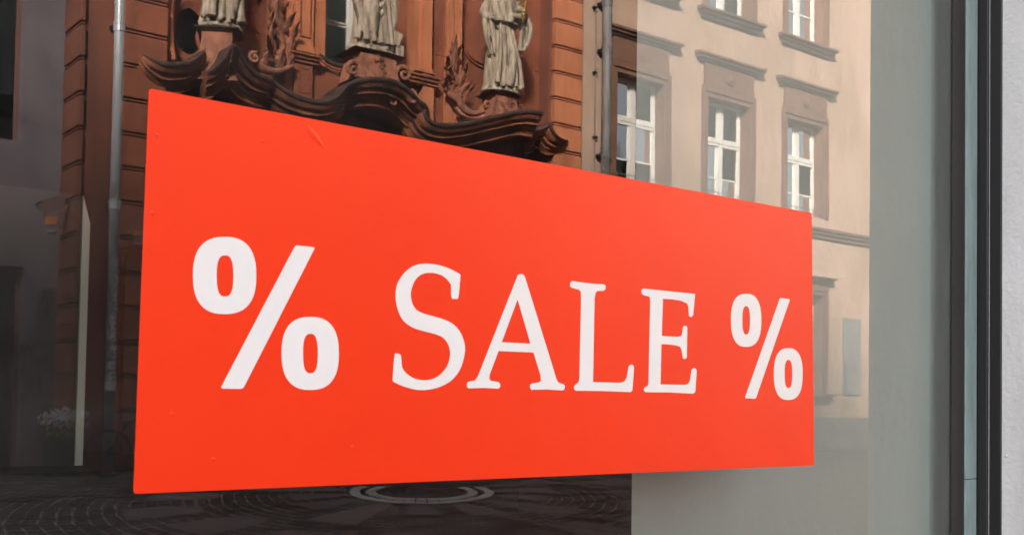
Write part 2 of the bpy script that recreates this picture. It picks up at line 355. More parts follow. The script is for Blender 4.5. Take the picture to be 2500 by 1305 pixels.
a = G(308, 610, by2); b_ = G(352, 560, by2)
d2 = thing('display_board', (a.x, by2, ct.z), 'narrow brown display board inside the shop beside the red sticker edge', 'board')
bx(a.x, a.x+.35, by2, by2+.02, ct.z, a.z).build('panel', 'board_beige', d2)
c1, c2 = G(326, 562, by2-.1), G(352, 598, by2-.1)
bx(c1.x, c1.x+.2, by2-.1, by2-.002, c2.z, c1.z).build('header_block', 'board_beige', d2)

# ------------------------------------------------------------------ the red sticker with its characters
TL, TR, BR, BL = G(363, 216), G(1981, 520), G(1987, 1135), G(325, 1204)
stk = thing('sale_sticker', (BL+BR)/2, 'orange-red rectangular sticker lettered % SALE % on the shop window', 'sticker')
def plate(name, loops, y0, y1, mt, parent, label=None, bevel=0):
    cu = bpy.data.curves.new(name, 'CURVE'); cu.dimensions = '2D'; cu.fill_mode = 'BOTH'
    for lp in loops:
        sp = cu.splines.new('POLY'); sp.points.add(len(lp)-1); sp.use_cyclic_u = True
        for i, p in enumerate(lp): sp.points[i].co = (p.x, p.z, 0, 1)
    cu.extrude = abs(y1-y0)/2; tmp = bpy.data.objects.new('tmp', cu); COL.objects.link(tmp)
    dg = bpy.context.evaluated_depsgraph_get(); me = bpy.data.meshes.new_from_object(tmp.evaluated_get(dg))
    bpy.data.objects.remove(tmp); bpy.data.curves.remove(cu)
    yc = (y0+y1)/2
    for vv in me.vertices: vv.co = Vector((vv.co.x, yc - vv.co.z, vv.co.y))
    me.materials.clear(); me.materials.append(MATS[mt]); me.name = name
    o = bpy.data.objects.new(name, me); COL.objects.link(o); attach(o, parent)
    if label: o['label'] = label
    return o
def rounded(quad, r, n=5):
    out = []
    for i in range(4):
        p, a, b = quad[i], quad[i-1], quad[(i+1) % 4]
        u, v = (a-p).normalized()*r, (b-p).normalized()*r
        for j in range(n+1):
            t = j/n; out.append(p+u*(1-t)**2+v*t*t)
    return out
plate('backing', [rounded([TL, TR, BR, BL], .006)], -.0008, -.0002, 'sticker_red', stk)
def c7(x, y): return G(440+x/2.8375, 540+y/2.8375)
def c8(x, y): return G(930+x/2.3364, 600+y/2.3364)
def oval(fn, x0, x1, y0, y1, p=2.5, n=48, sk=0):
    cx, cy, rx, ry = (x0+x1)/2, (y0+y1)/2, (x1-x0)/2, (y1-y0)/2; out = []
    for k in range(n):
        a = 2*math.pi*k/n; c, s = math.cos(a), math.sin(a)
        yy = math.copysign(abs(s)**(2/p), s)*ry
        out.append(fn(cx+math.copysign(abs(c)**(2/p), c)*rx+sk*yy, cy+yy))
    return out
YL0, YL1 = -.0013, -.0009
def percent(fn, o1, i1, sl, o2, i2, label):
    slash = rounded([fn(*q) for q in sl], .004, 3)
    plate('percent_sign', [oval(fn, *o1), oval(fn, *i1, 2.7), slash, oval(fn, *o2), oval(fn, *i2, 2.7)], YL0, YL1, 'sticker_white', stk, label)
percent(c7, (86, 524, 108, 642), (250, 366, 236, 520), [(796, 166), (932, 180), (432, 1159), (276, 1156)], (700, 1096, 661, 1166), (848, 951, 778, 1051), 'large bold white percent sign at the left of the sticker')
percent(c8, (1994, 2167, 272, 575), (2059, 2103, 343, 504), [(2274, 296), (2331, 304), (2135, 871), (2073, 867)], (2239, 2403, 582, 877), (2300, 2344, 649, 809), 'white percent sign at the right end of the sticker')
S_ = [(452,165),(446,232),(438,297),(420,301),(400,294),(398,222),(370,186),(330,162),(275,153),(225,165),(190,200),(170,255),(170,300),(185,345),(220,377),(290,399),(360,420),(415,450),(455,500),(477,570),(470,640),(445,710),(400,765),(340,800),(270,818),(200,819),(120,797),(68,773),(64,766),(75,626),(90,614),(112,625),(118,690),(145,728),(190,755),(245,765),(300,755),(345,725),(380,675),(393,615),(383,565),(355,525),(310,503),(240,485),(180,465),(130,430),(100,380),(83,310),(85,240),(105,190),(145,140),(200,108),(260,101),(330,110),(390,130),(440,156)]
def spl(pts, hard=()):                         # smooth loop that keeps the listed corners
    k = len(pts); out = []
    for i in range(k):
        b, c = Vector(pts[i]), Vector(pts[(i+1) % k]); a, d = Vector(pts[i-1]), Vector(pts[(i+2) % k])
        if i in hard: a = b
        if (i+1) % k in hard: d = c
        for j in range(3):
            t = j/3; q = .5*((2*b)+(c-a)*t+(2*a-5*b+4*c-d)*t*t+(3*b-a-3*c+d)*t**3); out.append(c8(q.x, q.y))
    return out
plate('letter', [spl(S_, (0, 5, 27, 28))], YL0, YL1, 'sticker_white', stk, 'white serif letter S')
A_ = [(779,166),(788,161),(800,160),(812,165),(820,180),(1000,762),(1010,778),(1040,788),(1048,800),(1043,818),(1032,823),(945,817),(855,819),(848,806),(850,790),(860,783),(898,777),(910,768),(908,738),(868,607),(668,598),(618,732),(615,755),(625,768),(668,775),(678,785),(677,806),(665,813),(585,808),(498,811),(488,802),(490,780),(500,772),(533,767),(550,745)]
plate('letter', [[c8(*p) for p in A_], [c8(*p) for p in ((777,305),(851,557),(686,548))]], YL0, YL1, 'sticker_white', stk, 'white serif letter A')
L_ = [(1077,220),(1080,205),(1090,200),(1180,213),(1268,219),(1279,226),(1278,247),(1268,256),(1234,256),(1222,266),(1216,300),(1207,775),(1362,779),(1388,771),(1400,748),(1410,688),(1420,676),(1434,677),(1441,690),(1432,822),(1422,832),(1260,826),(1107,824),(1098,812),(1101,795),(1125,776),(1130,758),(1139,300),(1138,262),(1128,250),(1085,238),(1077,230)]
plate('letter', [[c8(*p) for p in L_]], YL0, YL1, 'sticker_white', stk, 'white serif letter L')
E_ = [(1483,262),(1485,248),(1495,243),(1640,258),(1790,273),(1778,395),(1768,405),(1755,400),(1750,342),(1744,328),(1712,313),(1660,304),(1606,301),(1599,512),(1690,518),(1708,514),(1715,505),(1720,465),(1728,455),(1740,456),(1745,465),(1742,635),(1733,645),(1720,640),(1712,590),(1704,575),(1680,566),(1640,561),(1597,559),(1592,788),(1730,791),(1750,785),(1760,768),(1770,705),(1780,695),(1793,698),(1799,710),(1790,832),(1780,841),(1640,834),(1507,833),(1497,822),(1500,808),(1520,796),(1524,780),(1534,310),(1530,290),(1490,278)]
plate('letter', [[c8(*p) for p in E_]], YL0, YL1, 'sticker_white', stk, 'white serif letter E')
cr = MB(); p0, p1, p2 = G(748, 308), G(765, 330), G(790, 360)              # small crease in the film
P = smooth_path([p0, p1, p2], 6); vs = []
for i, p in enumerate(P):
    t = i/(len(P)-1); d = (P[min(i+1, len(P)-1)]-P[max(i-1, 0)]).normalized(); sd_ = Vector((-d.z, 0, d.x))*(.006*math.sin(math.pi*min(1, .1+t*.9))+.001); hh = .0010*math.sin(math.pi*(.08+.84*t))
    vs += [p-sd_+Vector((0, -.0007, 0)), p-sd_*.3+Vector((0, -.0008-hh, 0)), p+sd_*.3+Vector((0, -.0008-hh, 0)), p+sd_+Vector((0, -.0007, 0))]
cr.add(vs, [(4*i+j, 4*i+j+1, 4*i+j+5, 4*i+j+4) for i in range(len(P)-1) for j in range(3)])
cr.build('crease', 'sticker_red', stk, smooth=True)
rb_ = random.Random(21)                                                    # trapped air bubbles
for (px, py, r_) in ((383, 330, .003), (372, 520, .0035), (420, 1010, .003), (640, 345, .0025), (905, 420, .003), (1210, 470, .0025), (860, 1090, .003), (1400, 560, .003), (1640, 1060, .0035), (1930, 640, .003), (1900, 1090, .003), (520, 1120, .0035)):
    c = G(px, py); MB().lathe([(r_, -.0007), (r_*.8, -.0011), (r_*.45, -.0014), (r_*.1, -.0015)], (c.x, 0, c.z), 12, 'Y', 1, rb_.uniform(.7, 1.4)).build('air_bubble', 'sticker_red', stk, smooth=True)

# ------------------------------------------------------------------ facade helpers
def wall_open(x0, x1, z0, z1, openings, yf, yb):
    xs = sorted({x0, x1, *[q for o in openings for q in o[:2]]}); zs = sorted({z0, z1, *[q for o in openings for q in o[2:]]})
    M = MB()
    def hole(x, z): return any(o[0] < x < o[1] and o[2] < z < o[3] for o in openings)
    for i in range(len(xs)-1):
        for j in range(len(zs)-1):
            xa, xb, za, zb = xs[i], xs[i+1], zs[j], zs[j+1]
            if hole((xa+xb)/2, (za+zb)/2): continue
            M.add([(xa, yf, za), (xb, yf, za), (xb, yf, zb), (xa, yf, zb)], [(0, 1, 2, 3)])
    for (xa, xb, za, zb) in openings:
        M.add([(xa, yf, za), (xb, yf, za), (xb, yf, zb), (xa, yf, zb), (xa, yb, za), (xb, yb, za), (xb, yb, zb), (xa, yb, zb)],
              [(0, 1, 5, 4), (1, 2, 6, 5), (2, 3, 7, 6), (3, 0, 4, 7)])
    M.add([(x0, yf, z0), (x1, yf, z0), (x1, yf, z1), (x0, yf, z1), (x0, yb-6, z0), (x1, yb-6, z0), (x1, yb-6, z1), (x0, yb-6, z1)],
          [(0, 3, 7, 4), (1, 5, 6, 2), (3, 2, 6, 7), (4, 7, 6, 5)])
    return M
def ledge(x0, x1, yw, z_top, steps, drop=.03, spread=.8):
    """moulded ledge: steps = (thickness, projection) from the top down; sloped weathering on top"""
    M = MB(); z = z_top; first = True
    for (th, pr) in steps:
        ex = pr*spread
        if first:
            M.add([(x0-ex, yw, z), (x1+ex, yw, z), (x1+ex, yw+pr, z-drop), (x0-ex, yw+pr, z-drop),
                   (x0-ex, yw, z-th), (x1+ex, yw, z-th), (x1+ex, yw+pr, z-th), (x0-ex, yw+pr, z-th)],
                  [(0, 1, 2, 3), (4, 7, 6, 5), (0, 4, 5, 1), (1, 5, 6, 2), (2, 6, 7, 3), (3, 7, 4, 0)]); first = False
        else: M.box(x0-ex, x1+ex, yw, yw+pr, z-th, z)
        z -= th+.001
    return M

# ------------------------------------------------------------------ beige house
BX0, BX1, BH = 15.20, 36.0, 14.2
house = thing('beige_house', ((BX0+BX1)/2, Y0, 0), 'beige plastered house with brown stone window surrounds, mirrored right of the church', 'building')
cols = [16.86, 19.73, 22.60, 27.9, 30.8, 33.7]
OW = .72                                       # half opening
ops = []
for cx in cols:
    ops += [(cx-OW-.20, cx+OW+.20, 5.86, 8.44), (cx-OW-.20, cx+OW+.20, 10.20, 12.9), (cx-OW-.20, cx+OW+.20, 1.46, 4.14)]
wall_open(BX0, BX1, .84, BH, ops, Y0, Y0-.50).build('wall', 'plaster', house)
bx(BX0, BX1, Y0-6, Y0+.05, 0, .838).build('plinth', 'plinth_stone', house, bevel=.015, label='grey stone plinth along the foot of the house')
ledge(BX0, BX1, Y0, 5.62, ((.10, .16), (.08, .11), (.10, .06))).build('string_course', 'window_ledge', house, bevel=.006)
ledge(BX0, BX1, Y0, BH+.02, ((.14, .5), (.14, .38), (.16, .22))).build('eaves_cornice', 'window_stone', house, bevel=.006)
rf = MB(); rf.add([(BX0, Y0+.55, BH+.02), (BX1, Y0+.55, BH+.02), (BX1, Y0-5, BH+4.5), (BX0, Y0-5, BH+4.5), (BX0, Y0-5, BH), (BX1, Y0-5, BH)],
                  [(0, 1, 2, 3), (0, 3, 4), (1, 5, 2), (3, 2, 5, 4)]); rf.build('roof', 'roof_tile', house)
def surround(cx, z0, z1, parent, deep=.46):
    """stone architrave: two jambs and a head with a stepped face, and the deep reveal"""
    M = MB(); a, b = OW, OW+.20
    yf = Y0+.07; yb = Y0-deep
    for s in (-1, 1):
        xs = sorted((cx+s*a, cx+s*(a+.11))); M.box(*xs, yb, yf-.035, z0, z1+.11)
        xs = sorted((cx+s*(a+.111), cx+s*b)); M.box(*xs, yb, yf, z0, z1+.25)
    M.box(cx-a+.001, cx+a-.001, yb, yf-.035, z1, z1+.11); M.box(cx-a-.11, cx+a+.11, yb, yf, z1+.111, z1+.25)
    return M.build('surround', 'window_stone', parent, bevel=.006)
def sash(cx, z0, z1, parent, ztr, bars, curtain, blind=False):
    """casement window: white frame, mullion, transom, glazing bars, single panes, room behind"""
    yf = Y0-.25; a = OW-.002
    F = MB(); t = .075
    F.box(cx-a, cx-a+t, yf-.06, yf, z0, z1); F.box(cx+a-t, cx+a, yf-.06, yf, z0, z1)
    F.box(cx-a+t, cx+a-t, yf-.06, yf-.001, z0, z0+t); F.box(cx-a+t, cx+a-t, yf-.06, yf-.001, z1-t, z1)
    fo = F.build('window', 'white_paint', parent, bevel=.005)
    bx(cx-.075, cx+.075, yf-.055, yf+.012, z0+t, z1-t).build('mullion', 'white_paint', fo, bevel=.008)
    M = MB()
    if ztr:
        M.box(cx-a+t, cx+a-t, yf-.055, yf+.03, ztr-.03, ztr+.09); M.box(cx-a+t, cx+a-t, yf-.055, yf+.016, ztr-.10, ztr-.031)
        M.build('transom', 'white_paint', fo, bevel=.008)
    zs = [z0+t] + [q for q in bars]
    lim = (ztr-.10) if ztr else z1-t
    cells = []
    lv = [z0+t] + list(bars) + [lim]
    for i in range(len(lv)-1): cells.append((lv[i], lv[i+1]))
    if ztr: cells.append((ztr+.09, z1-t))
    for q in bars:
        for s in (-1, 1):
            x0, x1 = sorted((cx+s*.075, cx+s*(a-t))); bx(x0, x1, yf-.05, yf-.004, q-.02, q+.02).build('glazing_bar', 'white_paint', fo, bevel=.004)
    for (za, zb) in cells:
        for s in (-1, 1):
            x0, x1 = sorted((cx+s*.075, cx+s*(a-t)))
            w_ = .045
            for xs_ in (x0, x1-w_): bx(xs_, xs_+w_, yf-.045, yf-.010, za, zb).build('sash_rail', 'white_paint', fo, bevel=.004)
            tl = random.uniform(-.006, .006)
            P = MB().add([(x0+.03, yf-.030+tl, za), (x1-.03, yf-.030-tl, za), (x1-.03, yf-.030-tl*.4, zb), (x0+.03, yf-.030+tl*.7, zb)], [(0, 1, 2, 3)])
            P.build('pane', 'window_glass', fo)
    bx(cx-a-.2, cx+a+.2, Y0-1.6, Y0-1.5, z0-.4, z1+.3).build('room_wall', 'dark_room', fo)
    for s in ((-1, 1) if (curtain and not blind) else ()):
        if not curtain: ww = .12 + .1*random.random()
        else: ww = a*.93
        C = MB(); n = 26; rows = []
        for k in range(n+1):
            u = k/n; x = cx+s*(a-.02) - s*u*ww
            y = yf-.16+.022*math.sin(u*math.pi*2*(5 if curtain else 3)+cx*3)
            rows.append((x, y))
        C.add([(x, y, z0+.02) for x, y in rows]+[(x, y, z1-.02) for x, y in rows], [(k, k+1, k+n+2, k+n+1) for k in range(n)])
        C.build('curtain', 'curtain', fo, smooth=True)
    if blind:
        B = MB(); k = z0+t
        while k < z1-t:
            B.add([(cx-a+t, yf-.10, k), (cx+a-t, yf-.10, k), (cx+a-t, yf-.125, k+.045), (cx-a+t, yf-.125, k+.045)], [(0, 1, 2, 3)]); k += .047
        o = B.build('blind_slats', 'blind', fo); o['kind'] = 'stuff'
    return fo
for ci, cx in enumerate(cols):
    # first floor
    sash(cx, 5.88, 8.18, house, 7.27, (6.42,), False); surround(cx, 5.861, 8.18, house)
    bx(cx-.86, cx+.86, Y0, Y0+.05, 8.441, 8.95).build('frieze', 'window_stone', house, bevel=.005)
    me = MB().lathe([(.155, 0), (.155, .03), (.13, .045), (.12, .03), (.10, .03), (.085, .05), (.05, .065), (.012, .07)], (cx, Y0+.05, 8.70), 20, 'Y')
    me.build('medallion', 'window_stone', house, smooth=False)
    ledge(cx-1.0, cx+1.0, Y0, 9.16, ((.09, .20), (.06, .15), (.06, .08))).build('window_cornice', 'window_ledge', house, bevel=.006)
    Rl = MB(); yr = Y0-.02
    for z in (6.03, 5.92): Rl.box(cx-OW, cx+OW, yr, yr+.02, z-.009, z+.009)
    n = 5
    for k in range(n):
        x = cx-OW+.05+(2*OW-.10)*k/(n-1); Rl.box(x-.008, x+.008, yr+.021, yr+.037, 5.87, 6.03+(.05 if k % 2 == 0 else 0))
    Rl.build('railing', 'old_pipe', house)
    # second floor
    sash(cx, 10.22, 12.62, house, 11.75, (10.98,), True); surround(cx, 10.201, 12.62, house)
    ledge(cx-.93, cx+.93, Y0, 10.198, ((.09, .22), (.07, .15), (.07, .08))).build('window_sill', 'window_ledge', house, bevel=.006)
    # ground floor
    sash(cx, 1.48, 3.90, house, None, (), False, True); surround(cx, 1.461, 3.90, house)
    ledge(cx-.95, cx+.95, Y0, 4.38, ((.06, .22), (.07, .15), (.07, .08))).build('window_cornice', 'window_ledge', house, bevel=.006)
    ledge(cx-.95, cx+.95, Y0, 1.458, ((.09, .20), (.08, .12), (.08, .06))).build('window_sill', 'window_stone', house, bevel=.006)
sg = thing('notice_board', (24.6, Y0+.03, 1.45), 'upright grey notice board with a blue strip on the beige house wall', 'sign')
p0, p1 = R(2060, 775, .05), R(2102, 963, .05)
bx(p0.x, p1.x, Y0+.004, Y0+.05, p1.z, p0.z).build('board', 'sign_grey', sg, bevel=.004)
bx(p0.x+.03, p0.x+.10, Y0+.051, Y0+.054, p1.z+.05, p1.z+.75).build('blue_strip', 'sign_blue', sg)
bx(p0.x+.18, p1.x-.12, Y0+.051, Y0+.054, p1.z+.25, p1.z+.75).build('map_panel', 'slab_light', sg)

# ------------------------------------------------------------------ church
church = thing('baroque_church', (10.44, Y0, 0), 'red sandstone baroque church front with swept cornice and statues, mirrored above the sticker', 'church')
PH = 14.0
xc = R(197, 0, .0).x
# body behind the front
wl = wall_open(5.30, 15.16, 0, PH, [(9.19, 11.16, 6.95, 10.6), (9.3, 11.5, 0, 4.3)], Y0-.35, Y0-.95)
wl.build('wall', 'sandstone', church)
bx(xc+.086, 5.72, Y0-6, Y0-.07, 0, PH).build('wall', 'sandstone_shaded', church)
# rusticated corner and pilasters: one stone per course
J0, CS = 6.23, .53
def course_stones(x0, x1, y0, y1, parent, mt):
    k = -12
    while True:
        za, zb = J0+k*CS, J0+(k+1)*CS; k += 1
        if zb < .1: continue
        if za > PH-.05: break
        za = max(za, .02)
        bx(x0, x1, y0, y1, za+.036, zb-.036).build('stone', mt, parent, bevel=.016)
        bx(x0+.012, x1-.012, y0+.01, y1-.014, zb-.013, zb+.013).build('joint_fillet', mt, parent, bevel=.006)
def core(x0, x1, y0, y1, mt='sandstone'): return bx(x0+.055, x1-.055, y0, y1-.06, 0, PH)
xl0, xl1 = R(303, 90, .10).x, R(410, 110, .10).x
xr0, xr1 = R(1357, 150, .10).x, R(1422, 165, .10).x
pl = core(xl0, xl1, Y0-.5, Y0+.10).build('pilaster', 'sandstone_shaded', church); course_stones(xl0, xl1, Y0-.49, Y0+.10, pl, 'sandstone')
prr = core(xr0, xr1, Y0-.5, Y0+.10).build('pilaster', 'sandstone_shaded', church); course_stones(xr0, xr1, Y0-.49, Y0+.10, prr, 'sandstone_lit')
pc = bx(xc+.055, xc+.08, Y0-5.9, Y0-.06, 0, PH).build('corner_pilaster', 'sandstone_shaded', church); course_stones(xc, xc+.085, Y0-1.2, Y0, pc, 'sandstone_shaded')
ledge(5.0, 15.15, Y0-.1, PH+.6, ((.2, .7), (.2, .5), (.2, .3))).build('top_cornice', 'sandstone_sooty', church)
bx(5.05, 15.15, Y0-6, Y0-.12, PH, PH+.57).build('parapet', 'sandstone', church)
# edge strip beside the right pilaster
xe = R(1345, 60, 0).x
bx(xe, xr0+.02, Y0-.345, Y0-.02, 0, PH).build('pilaster_strip', 'sandstone_shaded', church, bevel=.01)

# central bay: two strips beside the window, panels, pedestals
def strip(px0, px1, o, z0, z1, mt='sandstone_lit', back=-.345, name='pilaster_strip', bevel=.012):
    x0, x1 = R(px0, 80, o).x, R(px1, 80, o).x
    return bx(x0, x1, Y0+back, Y0+o, z0, z1).build(name, mt, church, bevel=bevel)
def panel_frame(px0, px1, o, z0, z1, t=.028, d=.018, mt='sandstone'):
    x0, x1 = R(px0, 80, o).x, R(px1, 80, o).x; y0, y1 = Y0+o-.002, Y0+o+d; M = MB()
    M.box(x0, x0+t, y0, y1, z0, z1); M.box(x1-t, x1, y0, y1, z0, z1); M.box(x0+t, x1-t, y0, y1-.001, z0, z0+t); M.box(x0+t, x1-t, y0, y1-.001, z1-t, z1)
    return M.build('panel_moulding', mt, church, bevel=.006)
zc = 7.02
strip(722, 766, .10, 7.12, 11, 'sandstone_lit'); panel_frame(731, 759, .10, 7.30, 10.6)
strip(766, 795, .02, 6.9, 11, 'sandstone_lit')
strip(716, 770, .13, 7.04, 7.16, 'sandstone_lit', bevel=.02)
ledge(R(718, 80, .1).x, R(772, 80, .1).x, Y0-.34, 7.04, ((.07, .54), (.05, .50), (.06, .46)), spread=.12).build('base_moulding', 'sandstone_sooty', church, bevel=.012)
strip(722, 766, .08, 5.9, 6.86, 'sandstone'); panel_frame(730, 758, .08, 6.35, 6.80)
strip(766, 880, -.04, 5.9, 6.84, 'sandstone')
M = MB()
for dz, rr in ((0, .045), (-.075, .03), (-.12, .02)):
    M2 = smooth_path([R(776, 134, -.0) + Vector((0, 0, dz)), R(790, 143, -.0) + Vector((0, 0, dz)), R(812, 155, -.0) + Vector((0, 0, dz)), R(846, 163, -.0) + Vector((0, 0, dz)), R(880, 170, 0) + Vector((0, 0, dz))], 5)
    MB().tube(M2, [rr]*len(M2), 8).build('base_moulding', 'sandstone_sooty' if dz else 'soot_shade_stone', church, smooth=True)
# right of the window
strip(1022, 1034, .06, 7.15, 11, 'sandstone_lit'); strip(1034, 1056, .12, 7.10, 11, 'sandstone_lit')
strip(1018, 1060, .15, 7.16, 7.26, 'sandstone_lit', bevel=.02)
ledge(R(994, 80, .1).x, R(1064, 80, .1).x, Y0-.34, 7.14, ((.07, .54), (.06, .50), (.06, .46)), spread=.12).build('base_moulding', 'sandstone_sooty', church, bevel=.012)
strip(1036, 1062, .10, 5.9, 6.93, 'sandstone_lit')
strip(1058, 1088, -.06, 5.9, 11, 'sandstone'); panel_frame(1062, 1084, -.06, 7.62, 10.6, .03, .02)
strip(1092, 1108, .04, 5.9, 11, 'sandstone_lit'); strip(1108, 1128, .0, 5.9, 11, 'sandstone_lit')
# left of the window
strip(652, 700, -.05, 5.9, 11, 'sandstone'); strip(700, 716, .03, 5.9, 11, 'sandstone_lit')
panel_frame(608, 640, -.35, 7.35, 10.5, .04, .03)
# deep window
zo0, zo1 = 6.95, 10.6
wx0, wx1 = 9.19, 11.16
wf = MB(); yf = Y0-.86; t = .09
wf.box(wx0, wx0+t, yf-.07, yf, zo0, zo1); wf.box(wx1-t, wx1, yf-.07, yf, zo0, zo1); wf.box(wx0+t, wx1-t, yf-.07, yf-.001, zo0, zo0+.13); wf.box(wx0+t, wx1-t, yf-.07, yf-.001, zo1-t, zo1)
wfo = wf.build('window', 'white_paint', church, bevel=.006)
xm = R(853, 80, -.86).x
MB().box(xm-.06, xm+.06, yf-.06, yf+.03, zo0+.13, zo1-t).build('mullion', 'white_paint', wfo, bevel=.01)
zb = [R(830, 60, -.86).z + k*.78 for k in range(0, 4)]
lv = [zo0+.13]+zb+[zo1-t]
for q in zb:
    for (x0, x1) in ((wx0+t, xm-.06), (xm+.06, wx1-t)):
        bx(x0, x1, yf-.05, yf-.005, q-.045, q-.012).build('glazing_bar', 'white_paint', wfo, bevel=.004)
        bx(x0, x1, yf-.05, yf-.002, q+.010, q+.045).build('glazing_bar', 'white_paint', wfo, bevel=.004)
for i in range(len(lv)-1):
    for (x0, x1) in ((wx0+t, xm-.06), (xm+.06, wx1-t)):
        tl = random.uniform(-.006, .006)
        MB().add([(x0, yf-.03+tl, lv[i]), (x1, yf-.03-tl, lv[i]), (x1, yf-.03-tl, lv[i+1]), (x0, yf-.03+tl, lv[i+1])], [(0, 1, 2, 3)]).build('pane', 'window_glass', wfo)
bx(wx0-.3, wx1+.3, Y0-1.42, Y0-1.36, zo0-.3, zo1+.3).build('room_wall', 'church_room', wfo)
cc = MB(); n = 24; rows = [(xm+.10+k*.035, yf-.14+.02*math.sin(k*1.3)) for k in range(n+1)]
cc.add([(x, y, zo0+.1) for x, y in rows]+[(x, y, zo1) for x, y in rows], [(k, k+1, k+n+2, k+n+1) for k in range(n)])
cc.build('curtain', 'curtain', wfo, smooth=True)
# doors below
dr = bx(9.3, 11.5, Y0-.90, Y0-.82, 0, 4.3).build('door', 'oak', church)
for s in (0, 1):
    for z in (.3, 1.6, 2.9): bx(9.45+s*1.05, 10.25+s*1.05, Y0-.82, Y0-.785, z, z+1.1).build('door_panel', 'oak', dr, bevel=.015)

# oculus and moulded edge in the left bay
ocx = R(462, 76, -.34)
M = MB(); M.lathe([(.30, 0), (.36, .05), (.42, .06), (.45, .02), (.45, -.02), (.30, -.02)], (ocx.x, Y0-.345, ocx.z), 40, 'Y', .78, 1.25)
oc = M.build('oculus', 'sandstone', church, smooth=True)
MB().lathe([(.302, 0), (.29, .006), (.01, .006)], (ocx.x, Y0-.343, ocx.z), 40, 'Y', .78, 1.25).build('pane', 'window_glass', oc)
MB().lathe([(.31, 0), (.30, .003), (.01, .003)], (ocx.x, Y0-.348, ocx.z), 40, 'Y', .78, 1.25).build('oculus_back', 'sandstone_shaded', oc)
sw = MB(); pts = smooth_path([R(417, -60, -.1), R(416, 0, -.1), R(413, 60, -.1), R(415, 110, -.1), R(422, 148, -.1)], 6)
sw.tube(pts, [.07]*len(pts), 10); sw.build('edge_moulding', 'sandstone_lit', church, smooth=True)
pts = smooth_path([R(505, 10, -.15), R(492, 60, -.12), R(484, 90, -.1), R(488, 112, -.1), R(500, 130, -.05)], 6)
MB().tube(pts, [.045]*len(pts), 8).build('edge_moulding', 'sandstone', church, smooth=True)
# curved mouldings of the right bay
for (o, rr) in ((0, .03), (.0, .022)):
    d_ = 0 if rr == .03 else 9
    pts = smooth_path([R(1129, 108+d_, -.33), R(1138, 125+d_, -.33), R(1155, 143+d_, -.33), R(1178, 155+d_, -.33), R(1215, 163+d_, -.33), R(1260, 168+d_, -.33)], 6)
    MB().tube(pts, [rr]*len(pts), 8).build('panel_moulding', 'sandstone', church, smooth=True)
panel_frame(1308, 1336, -.35, 7.9, 10.5, .03, .03)

# swept cornice
def cornice(pts, tip0=1.0, tip1=1.0, mt='sandstone_sooty', sc_=1.0):
    """pts = (px, py, o_lip): path of the upper lip; a moulded profile is swept along it"""
    P = smooth_path([R(a, b, o) for a, b, o in pts], 5)
    prof = [(None, .0), (-.02, .012), (0, .0), (.012, -.03), (0, -.065), (-.030, -.072), (-.04, -.10), (-.075, -.15), (-.12, -.175), (-.15, -.18), (-.155, -.245),
            (-.20, -.25), (-.20, -.268), (-.225, -.275), (-.245, -.31), (-.30, -.345), (-.31, -.365), (-.33, -.372), (-.33, -.43), (-.37, -.435), (None, -.44)]
    rings = []
    for i, p in enumerate(P):
        d = P[min(i+1, len(P)-1)] - P[max(i-1, 0)]; tx, tz = d.x, d.z; l = math.hypot(tx, tz)
        nx, nz = -tz/l, tx/l
        if nz < 0: nx, nz = -nx, -nz
        nx *= .75; k = 1/max(.45, math.hypot(nx, nz))
        o = p.y - Y0; ring = []; u = i/(len(P)-1)
        sc_ = min(1, tip0+(1-tip0)*u/.35, tip1+(1-tip1)*(1-u)/.35)
        for (a, b) in prof:
            a = (-.36 - o) if a is None else a*sc_
            ring.append((p.x+nx*b*sc_, p.y+a, p.z+nz*b*sc_*1.0))
        rings.append(ring)
    o = MB().loft(rings).build('cornice', (mt, 'soot_shade_stone'), church); k = len(prof)
    for i, f in enumerate(o.data.polygons):
        if i < (len(rings)-1)*k and i % k in (0, 1, 2, 3, 4, 10, 11): f.material_index = 1     # soot-blackened upper lip; groove below painted dark as a shade line
    return o
def lp(a): return a
cornice([(352, 134, .14), (372, 143, .30), (400, 150, .36), (430, 152, .38), (462, 147, .40), (486, 134, .42), (498, 122, .44)], tip0=.3)
cornice([(505, 172, .46), (520, 166, .54), (538, 152, .64), (552, 134, .72), (562, 116, .80), (569, 108, .84)])
cornice([(571, 108, .84), (585, 114, .78), (598, 138, .70), (613, 162, .62), (632, 178, .56), (652, 186, .52), (668, 190, .48)])
cornice([(666, 192, .40), (682, 205, .40), (706, 222, .42), (736, 235, .45), (770, 243, .50), (800, 243, .55), (826, 230, .62), (846, 208, .68), (872, 193, .74), (905, 188, .78), (938, 189, .78), (966, 196, .74), (990, 208, .68), (1008, 224, .62), (1024, 242, .56), (1038, 252, .52), (1046, 262, .50)])
cornice([(1042, 264, .49), (1040, 276, .48), (1046, 288, .48), (1062, 297, .48), (1085, 301, .49), (1115, 300, .50), (1150, 295, .54), (1190, 286, .60), (1225, 279, .66), (1262, 271, .74), (1295, 268, .82), (1328, 273, .86)])
cornice([(1296, 322, .30), (1315, 314, .34), (1334, 306, .38), (1346, 300, .40), (1351, 314, .40), (1362, 330, .38), (1376, 339, .30), (1388, 342, .16)], tip1=.3)
# frieze wall under the cornice, stepping back with it
bx(6.45, 14.35, Y0-.345, Y0-.05, 4.5, 5.95).build('frieze_band', 'sandstone_shaded', church, bevel=.01)
# inner arch of the middle
for d_, rr in ((34, .03), (44, .022)):
    pts = smooth_path([R(868, 205+d_, .42), R(885, 192+d_, .44), (R(915, 186+d_, .45)), R(945, 190+d_, .44), R(965, 203+d_, .42)], 6)
    MB().tube(pts, [rr]*len(pts), 8).build('arch_moulding', 'sandstone_carved', church, smooth=True)

